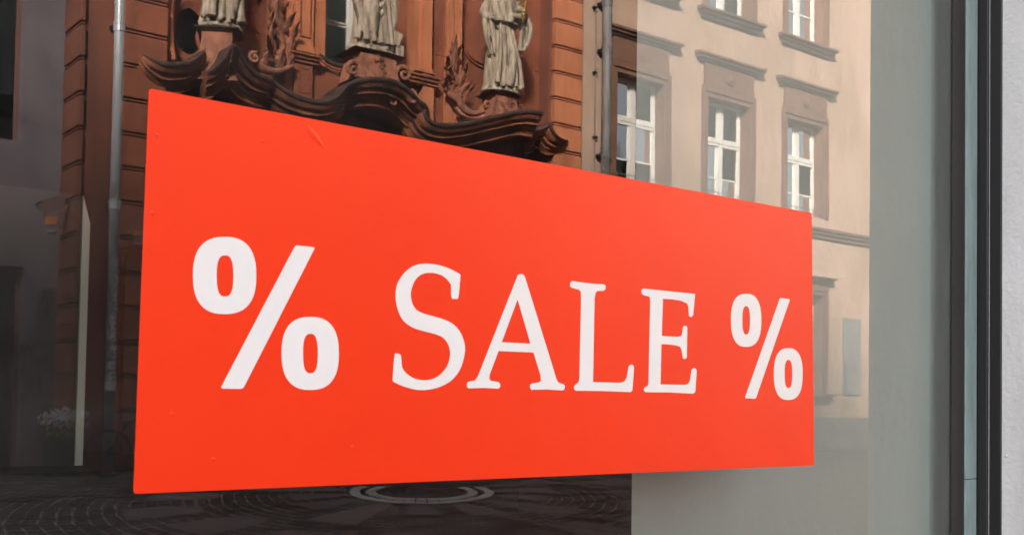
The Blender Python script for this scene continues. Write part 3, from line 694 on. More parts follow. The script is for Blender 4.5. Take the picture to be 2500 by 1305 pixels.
# carved leaves and scrolls
def spiral(c, r, turns, w0, o, flip=1, start=0, n=40):
    pts = []; rs = []
    for k in range(n):
        t = k/(n-1); a = start + flip*turns*2*math.pi*t; q = r*(1-t*.88)
        pts.append(Vector((c.x+q*math.cos(a), Y0+o+.04*t, c.z+q*math.sin(a)))); rs.append(w0*(1-.55*t))
    return pts, rs
def leaf(M, pxs, wid, o0, o1, curl=.1, n=18):
    """one acanthus leaf: a ribbed, toothed blade along a spine"""
    k = len(pxs); sp = smooth_path([R(a, b, o0+(o1-o0)*(i/(k-1))) for i, (a, b) in enumerate(pxs)], 8)
    rings = []; L_ = len(sp)-1
    for i, p in enumerate(sp):
        t = i/L_; d = (sp[min(i+1, L_)]-sp[max(i-1, 0)]).normalized(); side = d.cross(Vector((0, 1, 0))).normalized()
        env = (math.sin(math.pi*min(1, .12+t*.9))**.7)*wid; tooth = .45+.55*abs(math.sin(i*.62))**.7
        ww = env*tooth; up_ = Vector((0, 1, 0)); lift = curl*1.6*t**3
        p = p + up_*lift
        rings.append([p-side*ww+up_*(-.05+.02*tooth), p-side*ww*.55+up_*.028, p-side*ww*.12+up_*.0, p+up_*.035, p+side*ww*.12+up_*.0, p+side*ww*.55+up_*.028, p+side*ww+up_*(-.05+.02*tooth), p-up_*.06])
    M.loft(rings)
M = MB()
leaf(M, [(690, 172), (694, 130), (688, 80), (676, 40), (672, -5), (680, -40)], .17, .10, .16)
leaf(M, [(676, 168), (672, 130), (660, 95), (655, 55)], .09, .12, .20, .16)
leaf(M, [(702, 170), (706, 130), (712, 90), (715, 60)], .10, .08, .18, .16)
leaf(M, [(664, 168), (664, 138), (652, 108), (634, 98)], .10, .16, .30, .22)
leaf(M, [(655, 172), (650, 150), (655, 125)], .10, .22, .32, .05)
leaf(M, [(684, 172), (684, 145), (690, 120)], .13, .20, .28, .05)
leaf(M, [(700, 176), (708, 150), (716, 140)], .10, .18, .24, .05)
leaf(M, [(672, 90), (662, 60), (660, 30)], .07, .16, .24, .1)
leaf(M, [(692, 80), (706, 55), (712, 35)], .07, .16, .24, .1)
M.build('acanthus', 'sandstone_carved', church, smooth=True, label='tall carved acanthus leaves left of the church window')
M = MB(); pts = smooth_path([R(612, 128, .45), R(622, 138, .42), R(630, 156, .38), R(648, 170, .34), (R(680, 174, .30)), R(716, 160, .22)], 8)
M.tube(pts, [.03+.045*math.sin(math.pi*i/(len(pts)-1)) for i in range(len(pts))], 10)
q, r_ = spiral(R(622, 142, .45), .10, 1.3, .035, .45, 1, 1.2); M.tube(q, r_, 8)
M.build('scroll', 'sandstone_carved', church, smooth=True)
M = MB()
leaf(M, [(1118, 232), (1112, 205), (1104, 175), (1106, 140), (1104, 110), (1100, 86)], .13, .10, .16, .1)
leaf(M, [(1114, 205), (1098, 175), (1088, 150), (1076, 142)], .12, .14, .24, .16)
leaf(M, [(1120, 215), (1124, 190), (1132, 172), (1128, 155)], .10, .10, .20, .1)
leaf(M, [(1110, 150), (1116, 130), (1114, 112)], .07, .10, .16, .1)
leaf(M, [(1118, 238), (1098, 222), (1082, 205), (1074, 190)], .13, .16, .24, .14)
leaf(M, [(1124, 238), (1128, 220), (1138, 205)], .09, .14, .2, .1)
leaf(M, [(1132, 250), (1138, 228), (1146, 212)], .08, .14, .2, .1)
leaf(M, [(1108, 190), (1096, 176), (1092, 160)], .08, .18, .26, .1)
M.build('acanthus', 'sandstone_carved', church, smooth=True, label='carved acanthus leaves between church window and caped statue')
M = MB()
pts = smooth_path([R(1086, 216, .16), R(1100, 232, .2), R(1118, 244, .24), R(1130, 262, .28), R(1145, 274, .32), R(1165, 276, .36), R(1182, 270, .4)], 8)
M.tube(pts, [.03+.04*math.sin(math.pi*(.15+.8*i/(len(pts)-1))) for i in range(len(pts))], 10)
q, r_ = spiral(R(1187, 258, .42), .11, 1.2, .045, .42, 1, -1.4); M.tube(q, r_, 8)
pts = smooth_path([R(1112, 262, .18), R(1130, 280, .24), R(1160, 288, .32), R(1192, 282, .42)], 6)
M.tube(pts, [.04]*len(pts), 8)
M.build('scroll', 'sandstone_carved', church, smooth=True)

# pedestals of the statues
def pedestal(pxc, py_top, py_bot, o, wt, wb, dep, rot=.0):
    a, b = R(pxc, py_top, o), R(pxc, py_bot, o); H = a.z-b.z; cx, cy = a.x, Y0+o-dep*.5
    def rect(w_, d_, z, n=5):
        out = []
        for k in range(4*n):
            s, t = divmod(k, n); t = t/n
            x, y = [(-1+2*t, -1), (1, -1+2*t), (1-2*t, 1), (-1, 1-2*t)][s]
            bow = 1+.10*(1-x*x)*(1 if abs(y) == 1 else 0)
            X_, Y_ = x*w_, y*d_*bow
            out.append((cx+X_*math.cos(rot)-Y_*math.sin(rot), cy+X_*math.sin(rot)+Y_*math.cos(rot), z))
        return out
    M = MB(); rings = []
    for (t, w_) in ((0, wb*1.06), (.03, wb*1.05), (.08, wb), (.25, wb*.90+wt*.05), (.5, wb*.42+wt*.48), (.72, wt*.88), (.86, wt*.86), (.90, wt*.9)):
        rings.append(rect(w_, dep*.5*(.8+.25*(w_/wb)), b.z+H*t))
    M.loft(rings); ped = M.build('pedestal', 'sandstone_carved', church, bevel=.008)
    M = MB(); rings = []
    for (t, w_) in ((.90, wt*.92), (.92, wt*1.02), (.95, wt*1.12), (.965, wt*1.22), (.995, wt*1.24), (1.0, wt*1.2)):
        rings.append(rect(w_, dep*.5*(w_/wt)*1.0, b.z+H*t))
    M.loft(rings); M.build('pedestal_cap', 'soot_shade_stone', ped)
    return ped, a, b
ped1, a1, b1 = pedestal(552, 68, 200, .36, .28, .33, .50, .55)
ped2, a2, b2 = pedestal(925, 128, 200, .60, .42, .44, .60)
ped3, a3, b3 = pedestal(1238, 228, 292, .58, .28, .40, .50)
def rocaille(c, o, s, parent, seed):
    rnd = random.Random(seed); M = MB()
    for k in range(7):
        q, r_ = spiral(Vector((c.x+rnd.uniform(-.6, .6)*s, 0, c.z+rnd.uniform(-.45, .45)*s)), s*rnd.uniform(.16, .34), rnd.uniform(.6, 1.2), s*.07, o+rnd.uniform(-.02, .02), rnd.choice((-1, 1)), rnd.uniform(0, 6), 24)
        M.tube(q, r_, 6)
    M.build('carving', 'sandstone_carved', parent, smooth=True)
rocaille((a3+b3)/2, .585, .26, ped3, 2); rocaille((a2+b2)/2, .62, .30, ped2, 5)
M = MB()
for (px, py, fl, st) in ((862, 170, 1, 0), (985, 182, -1, 3.1)):
    q, r_ = spiral(R(px, py, .55), .15, 1.4, .055, .55, fl, st); M.tube(q, r_, 8)
M.build('volute', 'sandstone_carved', ped2, smooth=True)
M = MB(); q, r_ = spiral(R(1002, 238, .52), .13, 1.3, .045, .52, -1, 1.5); M.tube(q, r_, 8)
q, r_ = spiral(R(960, 250, .45), .09, 1.2, .04, .45, 1, .5); M.tube(q, r_, 8)
M.build('volute', 'sandstone_carved', church, smooth=True)

# ------------------------------------------------------------------ statues
def ell(c, rx, ry, n, folds, t, ph):
    out = []
    for j in range(n):
        a = 2*math.pi*j/n; k = 1.0
        for (fr_, am, sh, tw) in folds:
            k += am*t*(1-2*abs(math.sin(fr_*.5*a+sh+ph+tw*t)))
        out.append((c[0]+rx*k*math.cos(a), c[1]+ry*k*math.sin(a), c[2]))
    return out
def robe(M, prof, folds, n=110, ph=0.0):
    """prof: (z, rx, ry, dx, dy, fold strength) from hem to shoulder"""
    P = smooth_path([Vector(p[:3]) for p in prof], 6); Q = smooth_path([Vector(p[3:6]) for p in prof], 6)
    M.loft([ell((q.x, q.y, p.x), p.y, p.z, n, folds, max(0, q.z), ph) for p, q in zip(P, Q)])
def limb(M, pts, rs, n=14):
    P = smooth_path(pts, 5); k = len(pts)-1; rr = []
    for i in range(len(P)):
        t = i/5; j = min(int(t), k-1); f = t-j; rr.append(rs[j]*(1-f)+rs[j+1]*f)
    M.tube(P, rr, n)
def finish(M, root, vox=.0125, name='figure'):
    o = M.build(name, 'statue_stone', root, smooth=True)
    rm = o.modifiers.new('fuse', 'REMESH'); rm.mode = 'VOXEL'; rm.voxel_size = vox; rm.use_smooth_shade = True
    sm = o.modifiers.new('soften', 'SMOOTH'); sm.iterations = 1; sm.factor = .5
    return o
def head(M, c, r=.115, beard=True):
    """head with brow, nose, cheeks, beard, hair and ears; faces the street (+y)"""
    n = 24; rings = []
    for i in range(15):
        a = math.pi*i/14; z = math.cos(a); s = math.sin(a); ring = []
        for j in range(n):
            b = 2*math.pi*j/n; x, y = math.cos(b)*s, math.sin(b)*s
            w_ = .78 if z < -.2 else .86
            ring.append((c[0]+x*r*w_, c[1]+y*r*(1.0 if y < 0 else .95), c[2]+z*r*1.28))
        rings.append(ring)
    M.loft(rings)
    limb(M, [(c[0], c[1]+r*.85, c[2]+r*.30), (c[0], c[1]+r*1.12, c[2]-r*.10), (c[0], c[1]+r*1.0, c[2]-r*.22)], [.012, .020, .016], 8)
    for s in (-1, 1):
        limb(M, [(c[0]+s*r*.62, c[1]+r*.72, c[2]+r*.28), (c[0]+s*r*.3, c[1]+r*.93, c[2]+r*.32), (c[0]+s*.01, c[1]+r*.93, c[2]+r*.26)], [.012, .016, .012], 8)
        limb(M, [(c[0]+s*r*.82, c[1], c[2]+r*.2), (c[0]+s*r*.9, c[1]-.01, c[2]), (c[0]+s*r*.82, c[1]+.01, c[2]-r*.25)], [.014, .02, .012], 8)
        for k in range(5): limb(M, [(c[0]+s*r*.3, c[1]-r*.2*k/2, c[2]+r*1.2), (c[0]+s*r*.85, c[1]-r*.3*k/2, c[2]+r*.7), (c[0]+s*r*.88, c[1]-r*.35-r*.1*k, c[2]-r*.2)], [.022, .03, .02], 8)
    limb(M, [(c[0]-r*.3, c[1]+r*.86, c[2]-r*.45), (c[0], c[1]+r*.95, c[2]-r*.42), (c[0]+r*.3, c[1]+r*.86, c[2]-r*.45)], [.008, .015, .008], 8)
    if beard:
        for k in range(-3, 4): limb(M, [(c[0]+k*r*.2, c[1]+r*(.85-.06*abs(k)), c[2]-r*.6), (c[0]+k*r*.16, c[1]+r*.85, c[2]-r*1.3), (c[0]+k*r*.05, c[1]+r*.7, c[2]-r*1.8)], [.022, .024, .008], 8)
def hand(M, w_, d, side, s=1.0):
    """small open hand: palm, four bent fingers, thumb; d = pointing direction"""
    d = Vector(d).normalized(); side = Vector(side).normalized(); nrm = d.cross(side); w_ = Vector(w_)
    limb(M, [w_, w_+d*.05*s, w_+d*.09*s], [.030*s, .036*s, .034*s], 10)
    for k, ln in ((-1.5, .062), (-.5, .074), (.5, .070), (1.5, .054)):
        b = w_+d*.085*s+side*k*.018*s; limb(M, [b, b+d*ln*.5*s+nrm*.008*s, b+d*ln*.85*s+nrm*.03*s], [.0105*s, .010*s, .008*s], 8)
    b = w_+d*.03*s+side*.03*s; limb(M, [b, b+side*.03*s+d*.02*s, b+side*.04*s+d*.055*s], [.013*s, .012*s, .009*s], 8)

# right: caped monk with wide hanging sleeves
f3 = Vector((a3.x-.02, Y0+.42, a3.z)); s3 = thing('statue', f3, 'weathered pale statue in short cape and wide sleeves holding a gilded twig, rightmost of three', 'statue', 'statues on the church front')
M = MB(); X, Yc, Z = 0.0, 0.0, 0.0
M.loft([[(X+math.cos(a)*.37*k, Yc+math.sin(a)*.27*k, Z+z) for a in [2*math.pi*j/28 for j in range(28)]] for z, k in ((0, 1), (.05, .98), (.09, .9))])
robe(M, [(Z+.06, .35, .25, X, Yc, .9), (Z+.16, .325, .23, X, Yc, .85), (Z+.5, .295, .21, X-.005, Yc, .8), (Z+.9, .255, .19, X-.02, Yc, .6), (Z+1.20, .225, .17, X-.03, Yc, .35), (Z+1.5, .22, .16, X-.03, Yc, .2)],
     [(9, .13, .3, .5), (14, .09, 1.2, -.7), (23, .04, .2, .4)])
for k, xx in enumerate((-.22, -.11, .10, .21)):                            # long pleats of the habit
    limb(M, [(X-.03+xx*.5, Yc+.15, Z+1.2), (X+xx*.72, Yc+.20, Z+.8), (X+xx*.92+(.03 if k > 1 else 0), Yc+.225, Z+.45), (X+xx*1.15, Yc+.25, Z+.10)], [.018, .028, .036, .045])
limb(M, [(X+.05, Yc+.17, Z+.95), (X+.05, Yc+.25, Z+.62), (X-.01, Yc+.28, Z+.25), (X-.03, Yc+.27, Z+.08)], [.03, .065, .075, .05])
robe(M, [(Z+1.20, .33, .235, X-.03, Yc+.02, 1), (Z+1.27, .345, .24, X-.03, Yc+.02, .9), (Z+1.42, .33, .225, X-.02, Yc, .5), (Z+1.60, .285, .195, X-.01, Yc, .2), (Z+1.74, .20, .155, X, Yc, .1), (Z+1.81, .09, .09, X, Yc, 0), (Z+1.88, .065, .07, X, Yc+.01, 0)],
     [(7, .09, .9, .3), (12, .05, .2, .6)])
def sleeve(M, pts, wd, th):                                                # open bag of cloth hanging from the arm: two lips with a hollow between
    for dx in (-1, 1):
        P = smooth_path([Vector((p[0]+dx*wd*k, p[1]+(.03 if dx > 0 else -.02), p[2])) for p, k in zip(pts, (.5, 1.0, 1.0, .35))], 6)
        M.tube(P, [th*(.55+.45*math.sin(math.pi*min(1, .15+i/len(P)))) for i in range(len(P))], 12)
    P = smooth_path([Vector((p[0], p[1]-.06, p[2])) for p in pts], 6); M.tube(P, [th*1.1]*len(P), 12)
sleeve(M, [(X-.36, Yc+.06, Z+1.30), (X-.36, Yc+.12, Z+1.08), (X-.33, Yc+.13, Z+.85), (X-.27, Yc+.12, Z+.62)], .055, .042)
sleeve(M, [(X+.37, Yc+.06, Z+1.50), (X+.40, Yc+.12, Z+1.25), (X+.37, Yc+.13, Z+1.02), (X+.30, Yc+.12, Z+.80)], .065, .045)
limb(M, [(X-.27, Yc, Z+1.56), (X-.38, Yc+.03, Z+1.32), (X-.35, Yc+.15, Z+1.22)], [.09, .085, .06])
limb(M, [(X+.22, Yc, Z+1.60), (X+.38, Yc+.05, Z+1.46), (X+.20, Yc+.25, Z+1.44), (X+.10, Yc+.27, Z+1.48)], [.10, .10, .075, .045])
limb(M, [(X+.35, Yc+.04, Z+1.48), (X+.17, Yc+.23, Z+1.34), (X+.00, Yc+.24, Z+1.32)], [.07, .06, .035])
hand(M, (X+.12, Yc+.27, Z+1.48), (-.3, .4, .9), (1, .2, 0)); hand(M, (X-.35, Yc+.15, Z+1.22), (.4, .8, -.2), (0, 0, 1))
head(M, (X, Yc+.03, Z+2.02))
limb(M, [(X-.14, Yc+.14, Z+.10), (X-.15, Yc+.24, Z+.09), (X-.16, Yc+.30, Z+.085)], [.05, .045, .03]); limb(M, [(X+.16, Yc+.14, Z+.10), (X+.19, Yc+.24, Z+.10), (X+.21, Yc+.30, Z+.09)], [.05, .045, .03])
T = MB(); tw = [Vector((.19, .32, 1.22)), Vector((.20, .33, 1.45)), Vector((.27, .32, 1.70)), Vector((.34, .31, 1.92))]
P = smooth_path(tw, 6); T.tube(P, .007, 6)
for i, p in enumerate(P[2:], 2):
    for s in (-1, 1):
        e = p+Vector((s*.035, .01*s, .03)); T.tube([p, (p+e)/2, e], [.003, .010, .002], 6)
for B_ in (M, T): B_.v = [(f3.x+v[0]*1.20, f3.y+v[1]*1.1, f3.z+v[2]*1.10) for v in B_.v]
finish(M, s3)
T.build('gilded_twig', 'gold', s3, smooth=True)

# middle: robed figure with cloak swept to the side, open books at the feet
f2 = Vector((a2.x-.02, Y0+.36, a2.z)); s2 = thing('statue', f2, 'weathered pale robed statue before the tall church window, books at its feet', 'statue', 'statues on the church front')
M = MB(); X, Yc, Z = f2.x, f2.y, f2.z
M.loft([[(X+.02+math.cos(a)*.44*k, Yc+math.sin(a)*.28*k, Z+z) for a in [2*math.pi*j/28 for j in range(28)]] for z, k in ((0, 1), (.05, 1.0), (.11, .92), (.13, .8))])
robe(M, [(Z+.08, .38, .27, X, Yc, .95), (Z+.22, .33, .24, X, Yc, .9), (Z+.5, .31, .22, X+.01, Yc, .8), (Z+.85, .31, .21, X+.02, Yc, .7), (Z+1.2, .30, .20, X+.01, Yc, .5), (Z+1.55, .28, .19, X, Yc, .3), (Z+1.75, .17, .14, X, Yc, .1), (Z+1.86, .07, .075, X, Yc, 0)],
     [(8, .17, .8, .9), (13, .10, 0, -1.1), (21, .045, .6, .6)])
for (x0, x1, x2, r_) in ((-.20, -.26, -.24, .055), (-.10, -.13, -.09, .05), (.02, 0, .05, .05), (.12, .10, .17, .06), (.22, .20, .27, .05)):
    limb(M, [(X+x0, Yc+.17, Z+1.45), (X+x1, Yc+.21, Z+.85), (X+x2, Yc+.26, Z+.15)], [r_*.7, r_, r_*1.1])
limb(M, [(X+.30, Yc+.05, Z+1.45), (X+.36, Yc+.10, Z+1.0), (X+.34, Yc+.12, Z+.6), (X+.22, Yc+.16, Z+.25)], [.07, .11, .10, .05])   # cloak
limb(M, [(X-.28, Yc-.02, Z+1.5), (X-.36, Yc+.02, Z+1.1), (X-.28, Yc+.06, Z+.7), (X-.22, Yc+.1, Z+.3)], [.07, .10, .08, .05])
limb(M, [(X+.24, Yc, Z+1.62), (X+.36, Yc+.06, Z+1.34), (X+.20, Yc+.26, Z+1.30)], [.09, .075, .045]); limb(M, [(X-.24, Yc, Z+1.62), (X-.40, Yc+.08, Z+1.44), (X-.36, Yc+.30, Z+1.62)], [.09, .07, .045])
hand(M, (X+.20, Yc+.26, Z+1.30), (-.8, .4, .2), (0, 0, 1)); hand(M, (X-.36, Yc+.30, Z+1.62), (0, .4, .9), (1, 0, 0)); head(M, (X, Yc+.03, Z+2.0))
limb(M, [(X-.12, Yc+.16, Z+1.10), (X-.13, Yc+.27, Z+.72), (X-.10, Yc+.26, Z+.30)], [.09, .115, .06])
for k in range(4): limb(M, [(X+.27-.02*k, Yc+.14, Z+1.42-.13*k), (X+.08, Yc+.25, Z+1.16-.15*k), (X-.14, Yc+.27, Z+1.02-.17*k), (X-.27, Yc+.17, Z+.98-.2*k)], [.022, .034, .03, .016])
limb(M, [(X-.30, Yc+.04, Z+1.30), (X-.40, Yc+.10, Z+.95), (X-.30, Yc+.16, Z+.55), (X-.36, Yc+.14, Z+.18)], [.04, .055, .045, .06])
finish(M, s2)
def book(cx, cy, cz, ang, tilt, w_, h_, d_):
    M = MB().box(-w_/2, w_/2, -d_/2, d_/2, 0, h_); mm = Matrix.Translation((cx, cy, cz)) @ Matrix.Rotation(ang, 4, 'Z') @ Matrix.Rotation(tilt, 4, 'Y')
    M.v = [tuple(mm @ Vector(p)) for p in M.v]; return M
book(X+.36, Yc+.16, Z+.22, .3, .35, .20, .24, .09).build('book', 'statue_stone', s2, bevel=.012)
book(X+.46, Yc+.16, Z+.0, -.2, .12, .17, .24, .10).build('book', 'statue_stone', s2, bevel=.012)

# left: robed figure
f1 = Vector((a1.x+.01, Y0+.16, a1.z)); s1 = thing('statue', f1, 'weathered pale robed statue on the sharp left cornice corner, leftmost of three', 'statue', 'statues on the church front')
M = MB(); X, Yc, Z = f1.x, f1.y, f1.z
M.loft([[(X+math.cos(a)*.38*k, Yc+math.sin(a)*.28*k, Z+z) for a in [2*math.pi*j/28 for j in range(28)]] for z, k in ((0, 1), (.05, .98), (.09, .88))])
robe(M, [(Z+.06, .37, .27, X, Yc, 1), (Z+.2, .34, .24, X, Yc, .95), (Z+.55, .31, .22, X, Yc, .8), (Z+.95, .29, .20, X, Yc, .6), (Z+1.3, .28, .19, X, Yc, .4), (Z+1.6, .26, .18, X, Yc, .2), (Z+1.76, .16, .13, X, Yc, .1), (Z+1.86, .07, .075, X, Yc, 0)],
     [(7, .18, .2, .7), (12, .10, .9, -.8), (19, .045, .1, .6)])
for (x0, x1, x2, r_) in ((-.16, -.22, -.27, .06), (-.05, -.08, -.10, .05), (.06, .07, .06, .055), (.15, .19, .24, .06)):
    limb(M, [(X+x0, Yc+.16, Z+1.4), (X+x1, Yc+.21, Z+.8), (X+x2, Yc+.25, Z+.12)], [r_*.7, r_, r_*1.15])
limb(M, [(X+.26, Yc, Z+1.6), (X+.38, Yc+.06, Z+1.32), (X+.22, Yc+.26, Z+1.34)], [.09, .075, .045]); limb(M, [(X-.26, Yc, Z+1.6), (X-.38, Yc+.05, Z+1.3), (X-.16, Yc+.27, Z+1.36)], [.09, .075, .045])
hand(M, (X+.22, Yc+.26, Z+1.34), (-.8, .3, .3), (0, 0, 1)); hand(M, (X-.16, Yc+.27, Z+1.36), (.8, .3, .3), (0, 0, 1)); head(M, (X, Yc+.03, Z+2.0), beard=False)
limb(M, [(X-.12, Yc+.16, Z+.10), (X-.14, Yc+.27, Z+.10), (X-.15, Yc+.32, Z+.085)], [.05, .045, .03])
limb(M, [(X+.10, Yc+.16, Z+1.05), (X+.12, Yc+.27, Z+.68), (X+.08, Yc+.26, Z+.26)], [.08, .105, .06])
for k in range(3): limb(M, [(X-.26, Yc+.14, Z+1.25-.16*k), (X-.06, Yc+.25, Z+1.0-.18*k), (X+.20, Yc+.22, Z+.90-.2*k)], [.02, .034, .018])
limb(M, [(X-.28, Yc+.10, Z+.5), (X-.34, Yc+.16, Z+.25), (X-.38, Yc+.14, Z+.10)], [.04, .06, .05])
finish(M, s1)

# ------------------------------------------------------------------ pipes and conductor
def downpipe(px, py, o, r, mt, label, joints, zt):
    a = R(px, py, o); root = thing('downpipe', (a.x, Y0+o, 0), label, 'downpipe')
    M = MB().tube([(a.x, Y0+o, .0), (a.x, Y0+o, zt)], r, 20); M.build('pipe', mt, root, smooth=True)
    for z in joints:
        M = MB().lathe([(r*1.0, -.05), (r*1.13, -.05), (r*1.13, .05), (r*1.22, .055), (r*1.22, .085), (r*1.0, .09)], (a.x, Y0+o, z), 20); M.build('collar', mt, root)
        M = MB().box(a.x-r*1.5, a.x+r*1.5, Y0+o-.14, Y0+o-r*.5, z-.03, z+.03); M.build('bracket', 'iron', root)
    return root, a
j1 = [R(291, 70, .02).z, R(285, 505, .02).z, R(280, 945, .02).z]
pp, pa = downpipe(288, 200, .02, .085, 'zinc_pipe', 'shiny zinc downpipe between two strips of red sandstone at the left', j1, 14.2)
rnd = random.Random(3)
for k, (ya, yb) in enumerate(((640, 666), (670, 690), (694, 712), (716, 740), (744, 764), (768, 800), (804, 832), (838, 872), (878, 900), (904, 925))):
    za, zb = R(275, yb, .1).z, R(275, ya, .1).z; n = 8; a0 = rnd.uniform(.5, 1.1); a1 = a0+rnd.uniform(.9, 1.5)
    ring = [(pa.x+.087*math.cos(a0+(a1-a0)*i/n), Y0+.02+.087*math.sin(a0+(a1-a0)*i/n)) for i in range(n+1)]
    MB().add([(x, y, za) for x, y in ring]+[(x, y, zb) for x, y in ring], [(i, i+1, i+n+2, i+n+1) for i in range(n)]).build('paper_scrap', 'sticker_scraps', pp)
j2 = [R(1483, 10, .16).z, R(1481, 125, .16).z, R(1478, 380, .16).z]
downpipe(1482, 100, .16, .10, 'old_pipe', 'weathered grey downpipe where the church meets the beige house', j2, 14.0)
wa = R(1455, 100, .05)
lc = thing('lightning_conductor', (wa.x, Y0+.05, 0), 'thin wire with clamps beside the weathered grey downpipe', 'wire')
MB().tube([(wa.x, Y0+.05, 0), (wa.x, Y0+.05, 14)], .012, 8).build('wire', 'old_pipe', lc, smooth=True)
for py in (18, 178, 335):
    q = R(1455, py, .05); MB().box(q.x-.06, q.x+.03, Y0+.002, Y0+.075, q.z-.025, q.z+.025).build('clamp', 'iron', lc, bevel=.006)

# ------------------------------------------------------------------ lilac house at the far left
xq = R(75, 300, -.8).x
lh = thing('lilac_house', (0, Y0-.8, 0), 'lilac grey plastered house left of the church corner with scrawled graffiti', 'building')
lops = [(xq-2.3, xq-.02, .0, 3.1), (xq-2.0, xq-.12, 5.0, 7.6), (xq-2.0, xq-.12, 8.4, 11)]
wall_open(.6, xc+.02, 0, 12.5, lops, Y0-.8, Y0-1.15).build('wall', 'lilac_plaster', lh)
for (xa, xb, za, zb) in lops:
    f = MB(); f.box(xa, xa+.07, Y0-1.1, Y0-1.04, za, zb); f.box(xb-.07, xb, Y0-1.1, Y0-1.04, za, zb); f.box(xa+.07, xb-.07, Y0-1.1, Y0-1.041, zb-.07, zb); f.box((xa+xb)/2-.04, (xa+xb)/2+.04, Y0-1.1, Y0-1.042, za, zb-.07)
    fo = f.build('window', 'sign_brown', lh)
    for (a_, b2_) in ((xa+.07, (xa+xb)/2-.04), ((xa+xb)/2+.04, xb-.07)): bx(a_, b2_, Y0-1.08, Y0-1.075, za, zb-.07).build('pane', 'window_glass', fo)
    bx(xa-.2, xb+.2, Y0-3, Y0-2.9, za, zb+.2).build('room_wall', 'dark_room', fo)
rnd = random.Random(11)
for k, (px, py, sx, sy) in enumerate(((118, 720, 26, 44), (112, 760, 30, 60), (60, 850, 34, 40), (104, 880, 30, 34), (40, 900, 30, 40), (85, 935, 36, 36), (110, 1000, 16, 44), (52, 975, 30, 26), (100, 1050, 14, 50))):
    n = rnd.randint(9, 14); P = []
    for i in range(n):
        P.append(R(px+sx*((i/n)-.5)*1.3+rnd.uniform(-4, 4), py+sy*(.55 if i % 2 else -.55)*rnd.uniform(.5, 1)+rnd.uniform(-4, 4), -.797))
    P = smooth_path(P, 5); M = MB(); vs = []; L_ = len(P)-1
    for i, p in enumerate(P):
        d = (P[min(i+1, L_)]-P[max(i-1, 0)]).normalized(); s = Vector((-d.z, 0, d.x))*.011
        vs += [p-s, p+s]
    M.add(vs, [(2*i, 2*i+1, 2*i+3, 2*i+2) for i in range(L_)]).build('graffiti', 'graffiti', lh)
# projecting little sign on the corner
q0, q1, q2 = R(106, 488, -.2), R(158, 472, -.2), R(112, 524, -.2)
bs = thing('bracket_sign', (q0.x, Y0-.2, q2.z), 'small brown projecting sign with an orange box below, beside the church corner', 'sign')
M = MB(); M.add([(q0.x, Y0-.22, q0.z), (q1.x, Y0-.18, q1.z), (q1.x, Y0-.18, q1.z-.2), (q0.x, Y0-.22, q0.z-.23), (q0.x, Y0-.28, q0.z), (q1.x, Y0-.24, q1.z), (q1.x, Y0-.24, q1.z-.2), (q0.x, Y0-.28, q0.z-.23)],
      [(0, 1, 2, 3), (4, 7, 6, 5), (0, 4, 5, 1), (1, 5, 6, 2), (2, 6, 7, 3), (3, 7, 4, 0)]); M.build('board', 'sign_brown', bs, bevel=.006)
MB().tube([(q0.x+.05, Y0-.8, q0.z+.02), (q0.x+.05, Y0-.25, q0.z+.02)], .015, 8).build('arm', 'iron', bs)
MB().box(q0.x+.05, q0.x+.19, Y0-.29, Y0-.17, q0.z-.36, q0.z-.235).build('orange_box', 'orange_paint', bs, bevel=.01)
MB().lathe([(.02, 0), (.07, .03), (.08, .06), (.06, .07)], (q0.x+.13, Y0-.23, q0.z-.50), 14).build('cup', 'slab_light', bs, smooth=True)

# planter with wrapped flowers
pb = Vector((R(150, 1100, .55).x, Y0+.55, 0))
pt = thing('flower_planter', pb, 'dark ribbed planter with pale wrapped flowers and orange blooms by the church corner', 'planter')
prof = [(.20, 0), (.24, .02), (.25, .35), (.28, .52), (.30, .55), (.27, .55), (.25, .5)]; rings = []
for (r_, z) in prof: rings.append([(pb.x+r_*(1+.03*(j % 2))*math.cos(2*math.pi*j/48), pb.y+r_*(1+.03*(j % 2))*math.sin(2*math.pi*j/48), z) for j in range(48)])
MB().loft(rings).build('pot', 'pot_dark', pt)
rnd = random.Random(4)
for (nm, mt, n, zc_, sp_) in (('white_blooms', 'petal_white', 150, .86, .30), ('orange_blooms', 'petal_orange', 26, .72, .22), ('leaves', 'leaf_green', 80, .68, .30)):
    M = MB()
    for k in range(n):
        a = rnd.uniform(0, 6.28); q = rnd.random()**.5*sp_; c = Vector((pb.x+q*math.cos(a)*1.15, pb.y+q*math.sin(a)*.8, zc_+rnd.uniform(-.10, .12)-q*.25))
        u = Vector((rnd.gauss(0, 1), rnd.gauss(0, 1), rnd.gauss(.6, 1))).normalized(); v = u.orthogonal().normalized(); s = rnd.uniform(.03, .065)
        w_ = u.cross(v); M.add([c-v*s, c+w_*s*.6+u*s*.3, c+v*s, c-w_*s*.6+u*s*.3], [(0, 1, 2, 3)])
    o = M.build(nm, mt, pt); o['kind'] = 'stuff'
for k in range(7): M = MB(); a = k*.9; M.tube([(pb.x, pb.y, .45), (pb.x+.12*math.cos(a), pb.y+.12*math.sin(a), .8)], .008, 5); M.build('stem', 'leaf_green', pt)

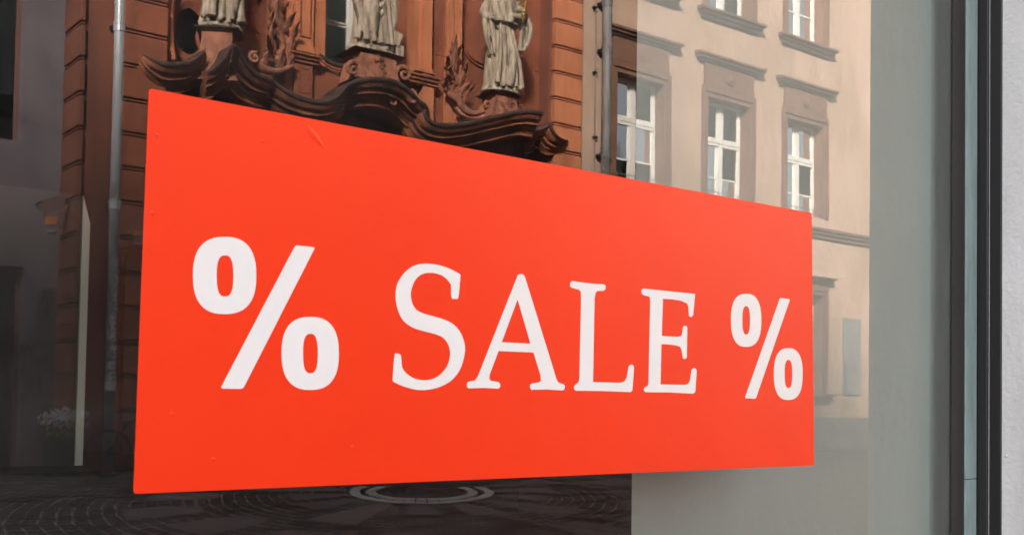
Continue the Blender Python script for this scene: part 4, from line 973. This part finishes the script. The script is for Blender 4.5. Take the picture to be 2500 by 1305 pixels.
# parked bicycle
bk = Vector((R(262, 1160, 1.2).x, Y0+1.2, 0))
bc = thing('bicycle', bk, 'dark parked bicycle standing at the foot of the zinc downpipe', 'bicycle')
def wheel(cx):
    M = MB(); M.tube([(cx+.33*math.cos(a), bk.y, .34+.33*math.sin(a)) for a in [2*math.pi*k/40 for k in range(41)]], .018, 8); wh = M.build('wheel', 'rubber', bc, smooth=True)
    M = MB(); M.tube([(cx+.31*math.cos(a), bk.y, .34+.31*math.sin(a)) for a in [2*math.pi*k/40 for k in range(41)]], .008, 6)
    for k in range(18): a = k*2*math.pi/18; M.tube([(cx, bk.y, .34), (cx+.305*math.cos(a), bk.y, .34+.305*math.sin(a))], .0016, 4)
    M.build('rim', 'bike_paint', wh, smooth=True)
x0 = bk.x
wheel(x0); wheel(x0+1.06)
F = MB(); P = dict(rh=(x0, bk.y, .34), bb=(x0+.44, bk.y, .30), st=(x0+.28, bk.y, .80), hd=(x0+.84, bk.y, .82), hl=(x0+.88, bk.y, .68), fh=(x0+1.06, bk.y, .34))
for a, b in (('rh', 'bb'), ('bb', 'st'), ('st', 'hd'), ('bb', 'hl'), ('rh', 'st'), ('hd', 'hl'), ('hl', 'fh')): F.tube([P[a], P[b]], .017, 8)
F.build('frame', 'bike_paint', bc, smooth=True)
MB().tube([(x0+.28, bk.y, .80), (x0+.25, bk.y, .92)], .013, 8).build('seat_post', 'chrome', bc)
S = MB(); S.loft([[(x0+.10+t*.28, bk.y+math.cos(a)*w_, .94+math.sin(a)*.03) for a in [2*math.pi*j/12 for j in range(12)]] for t, w_ in ((0, .06), (.2, .085), (.5, .06), (.8, .03), (1, .02))]); S.build('saddle', 'rubber', bc, smooth=True)
H = MB(); H.tube([(x0+.84, bk.y, .82), (x0+.82, bk.y, 1.0)], .014, 8); H.tube([(x0+.70, bk.y-.29, 1.0), (x0+.82, bk.y-.12, 1.02), (x0+.82, bk.y+.12, 1.02), (x0+.70, bk.y+.29, 1.0)], .013, 8); H.build('handlebar', 'chrome', bc, smooth=True)
MB().lathe([(.10, -.01), (.10, .01)], (x0+.44, bk.y+.05, .30), 20, 'Y').build('chainring', 'chrome', bc)
MB().lathe([(.02, -.03), (.055, .0), (.055, .03), (.01, .035)], (x0+.93, bk.y, .86), 14, 'X').build('head_lamp', 'chrome', bc, smooth=True)

# neighbour on the shop side (unseen, added low so sun reaches the beige house)
nb_ = thing('unseen_neighbour', (18, 0, 0), 'unseen white house added right of the shop, kept low to let the sun past', 'building')
bx(7.01, 40, -.30, 9, 0, 9.5).build('wall', 'render_white', nb_)
bx(7.01, 40, -.5, 9.2, 9.5, 9.8).build('roof', 'roof_tile', nb_)
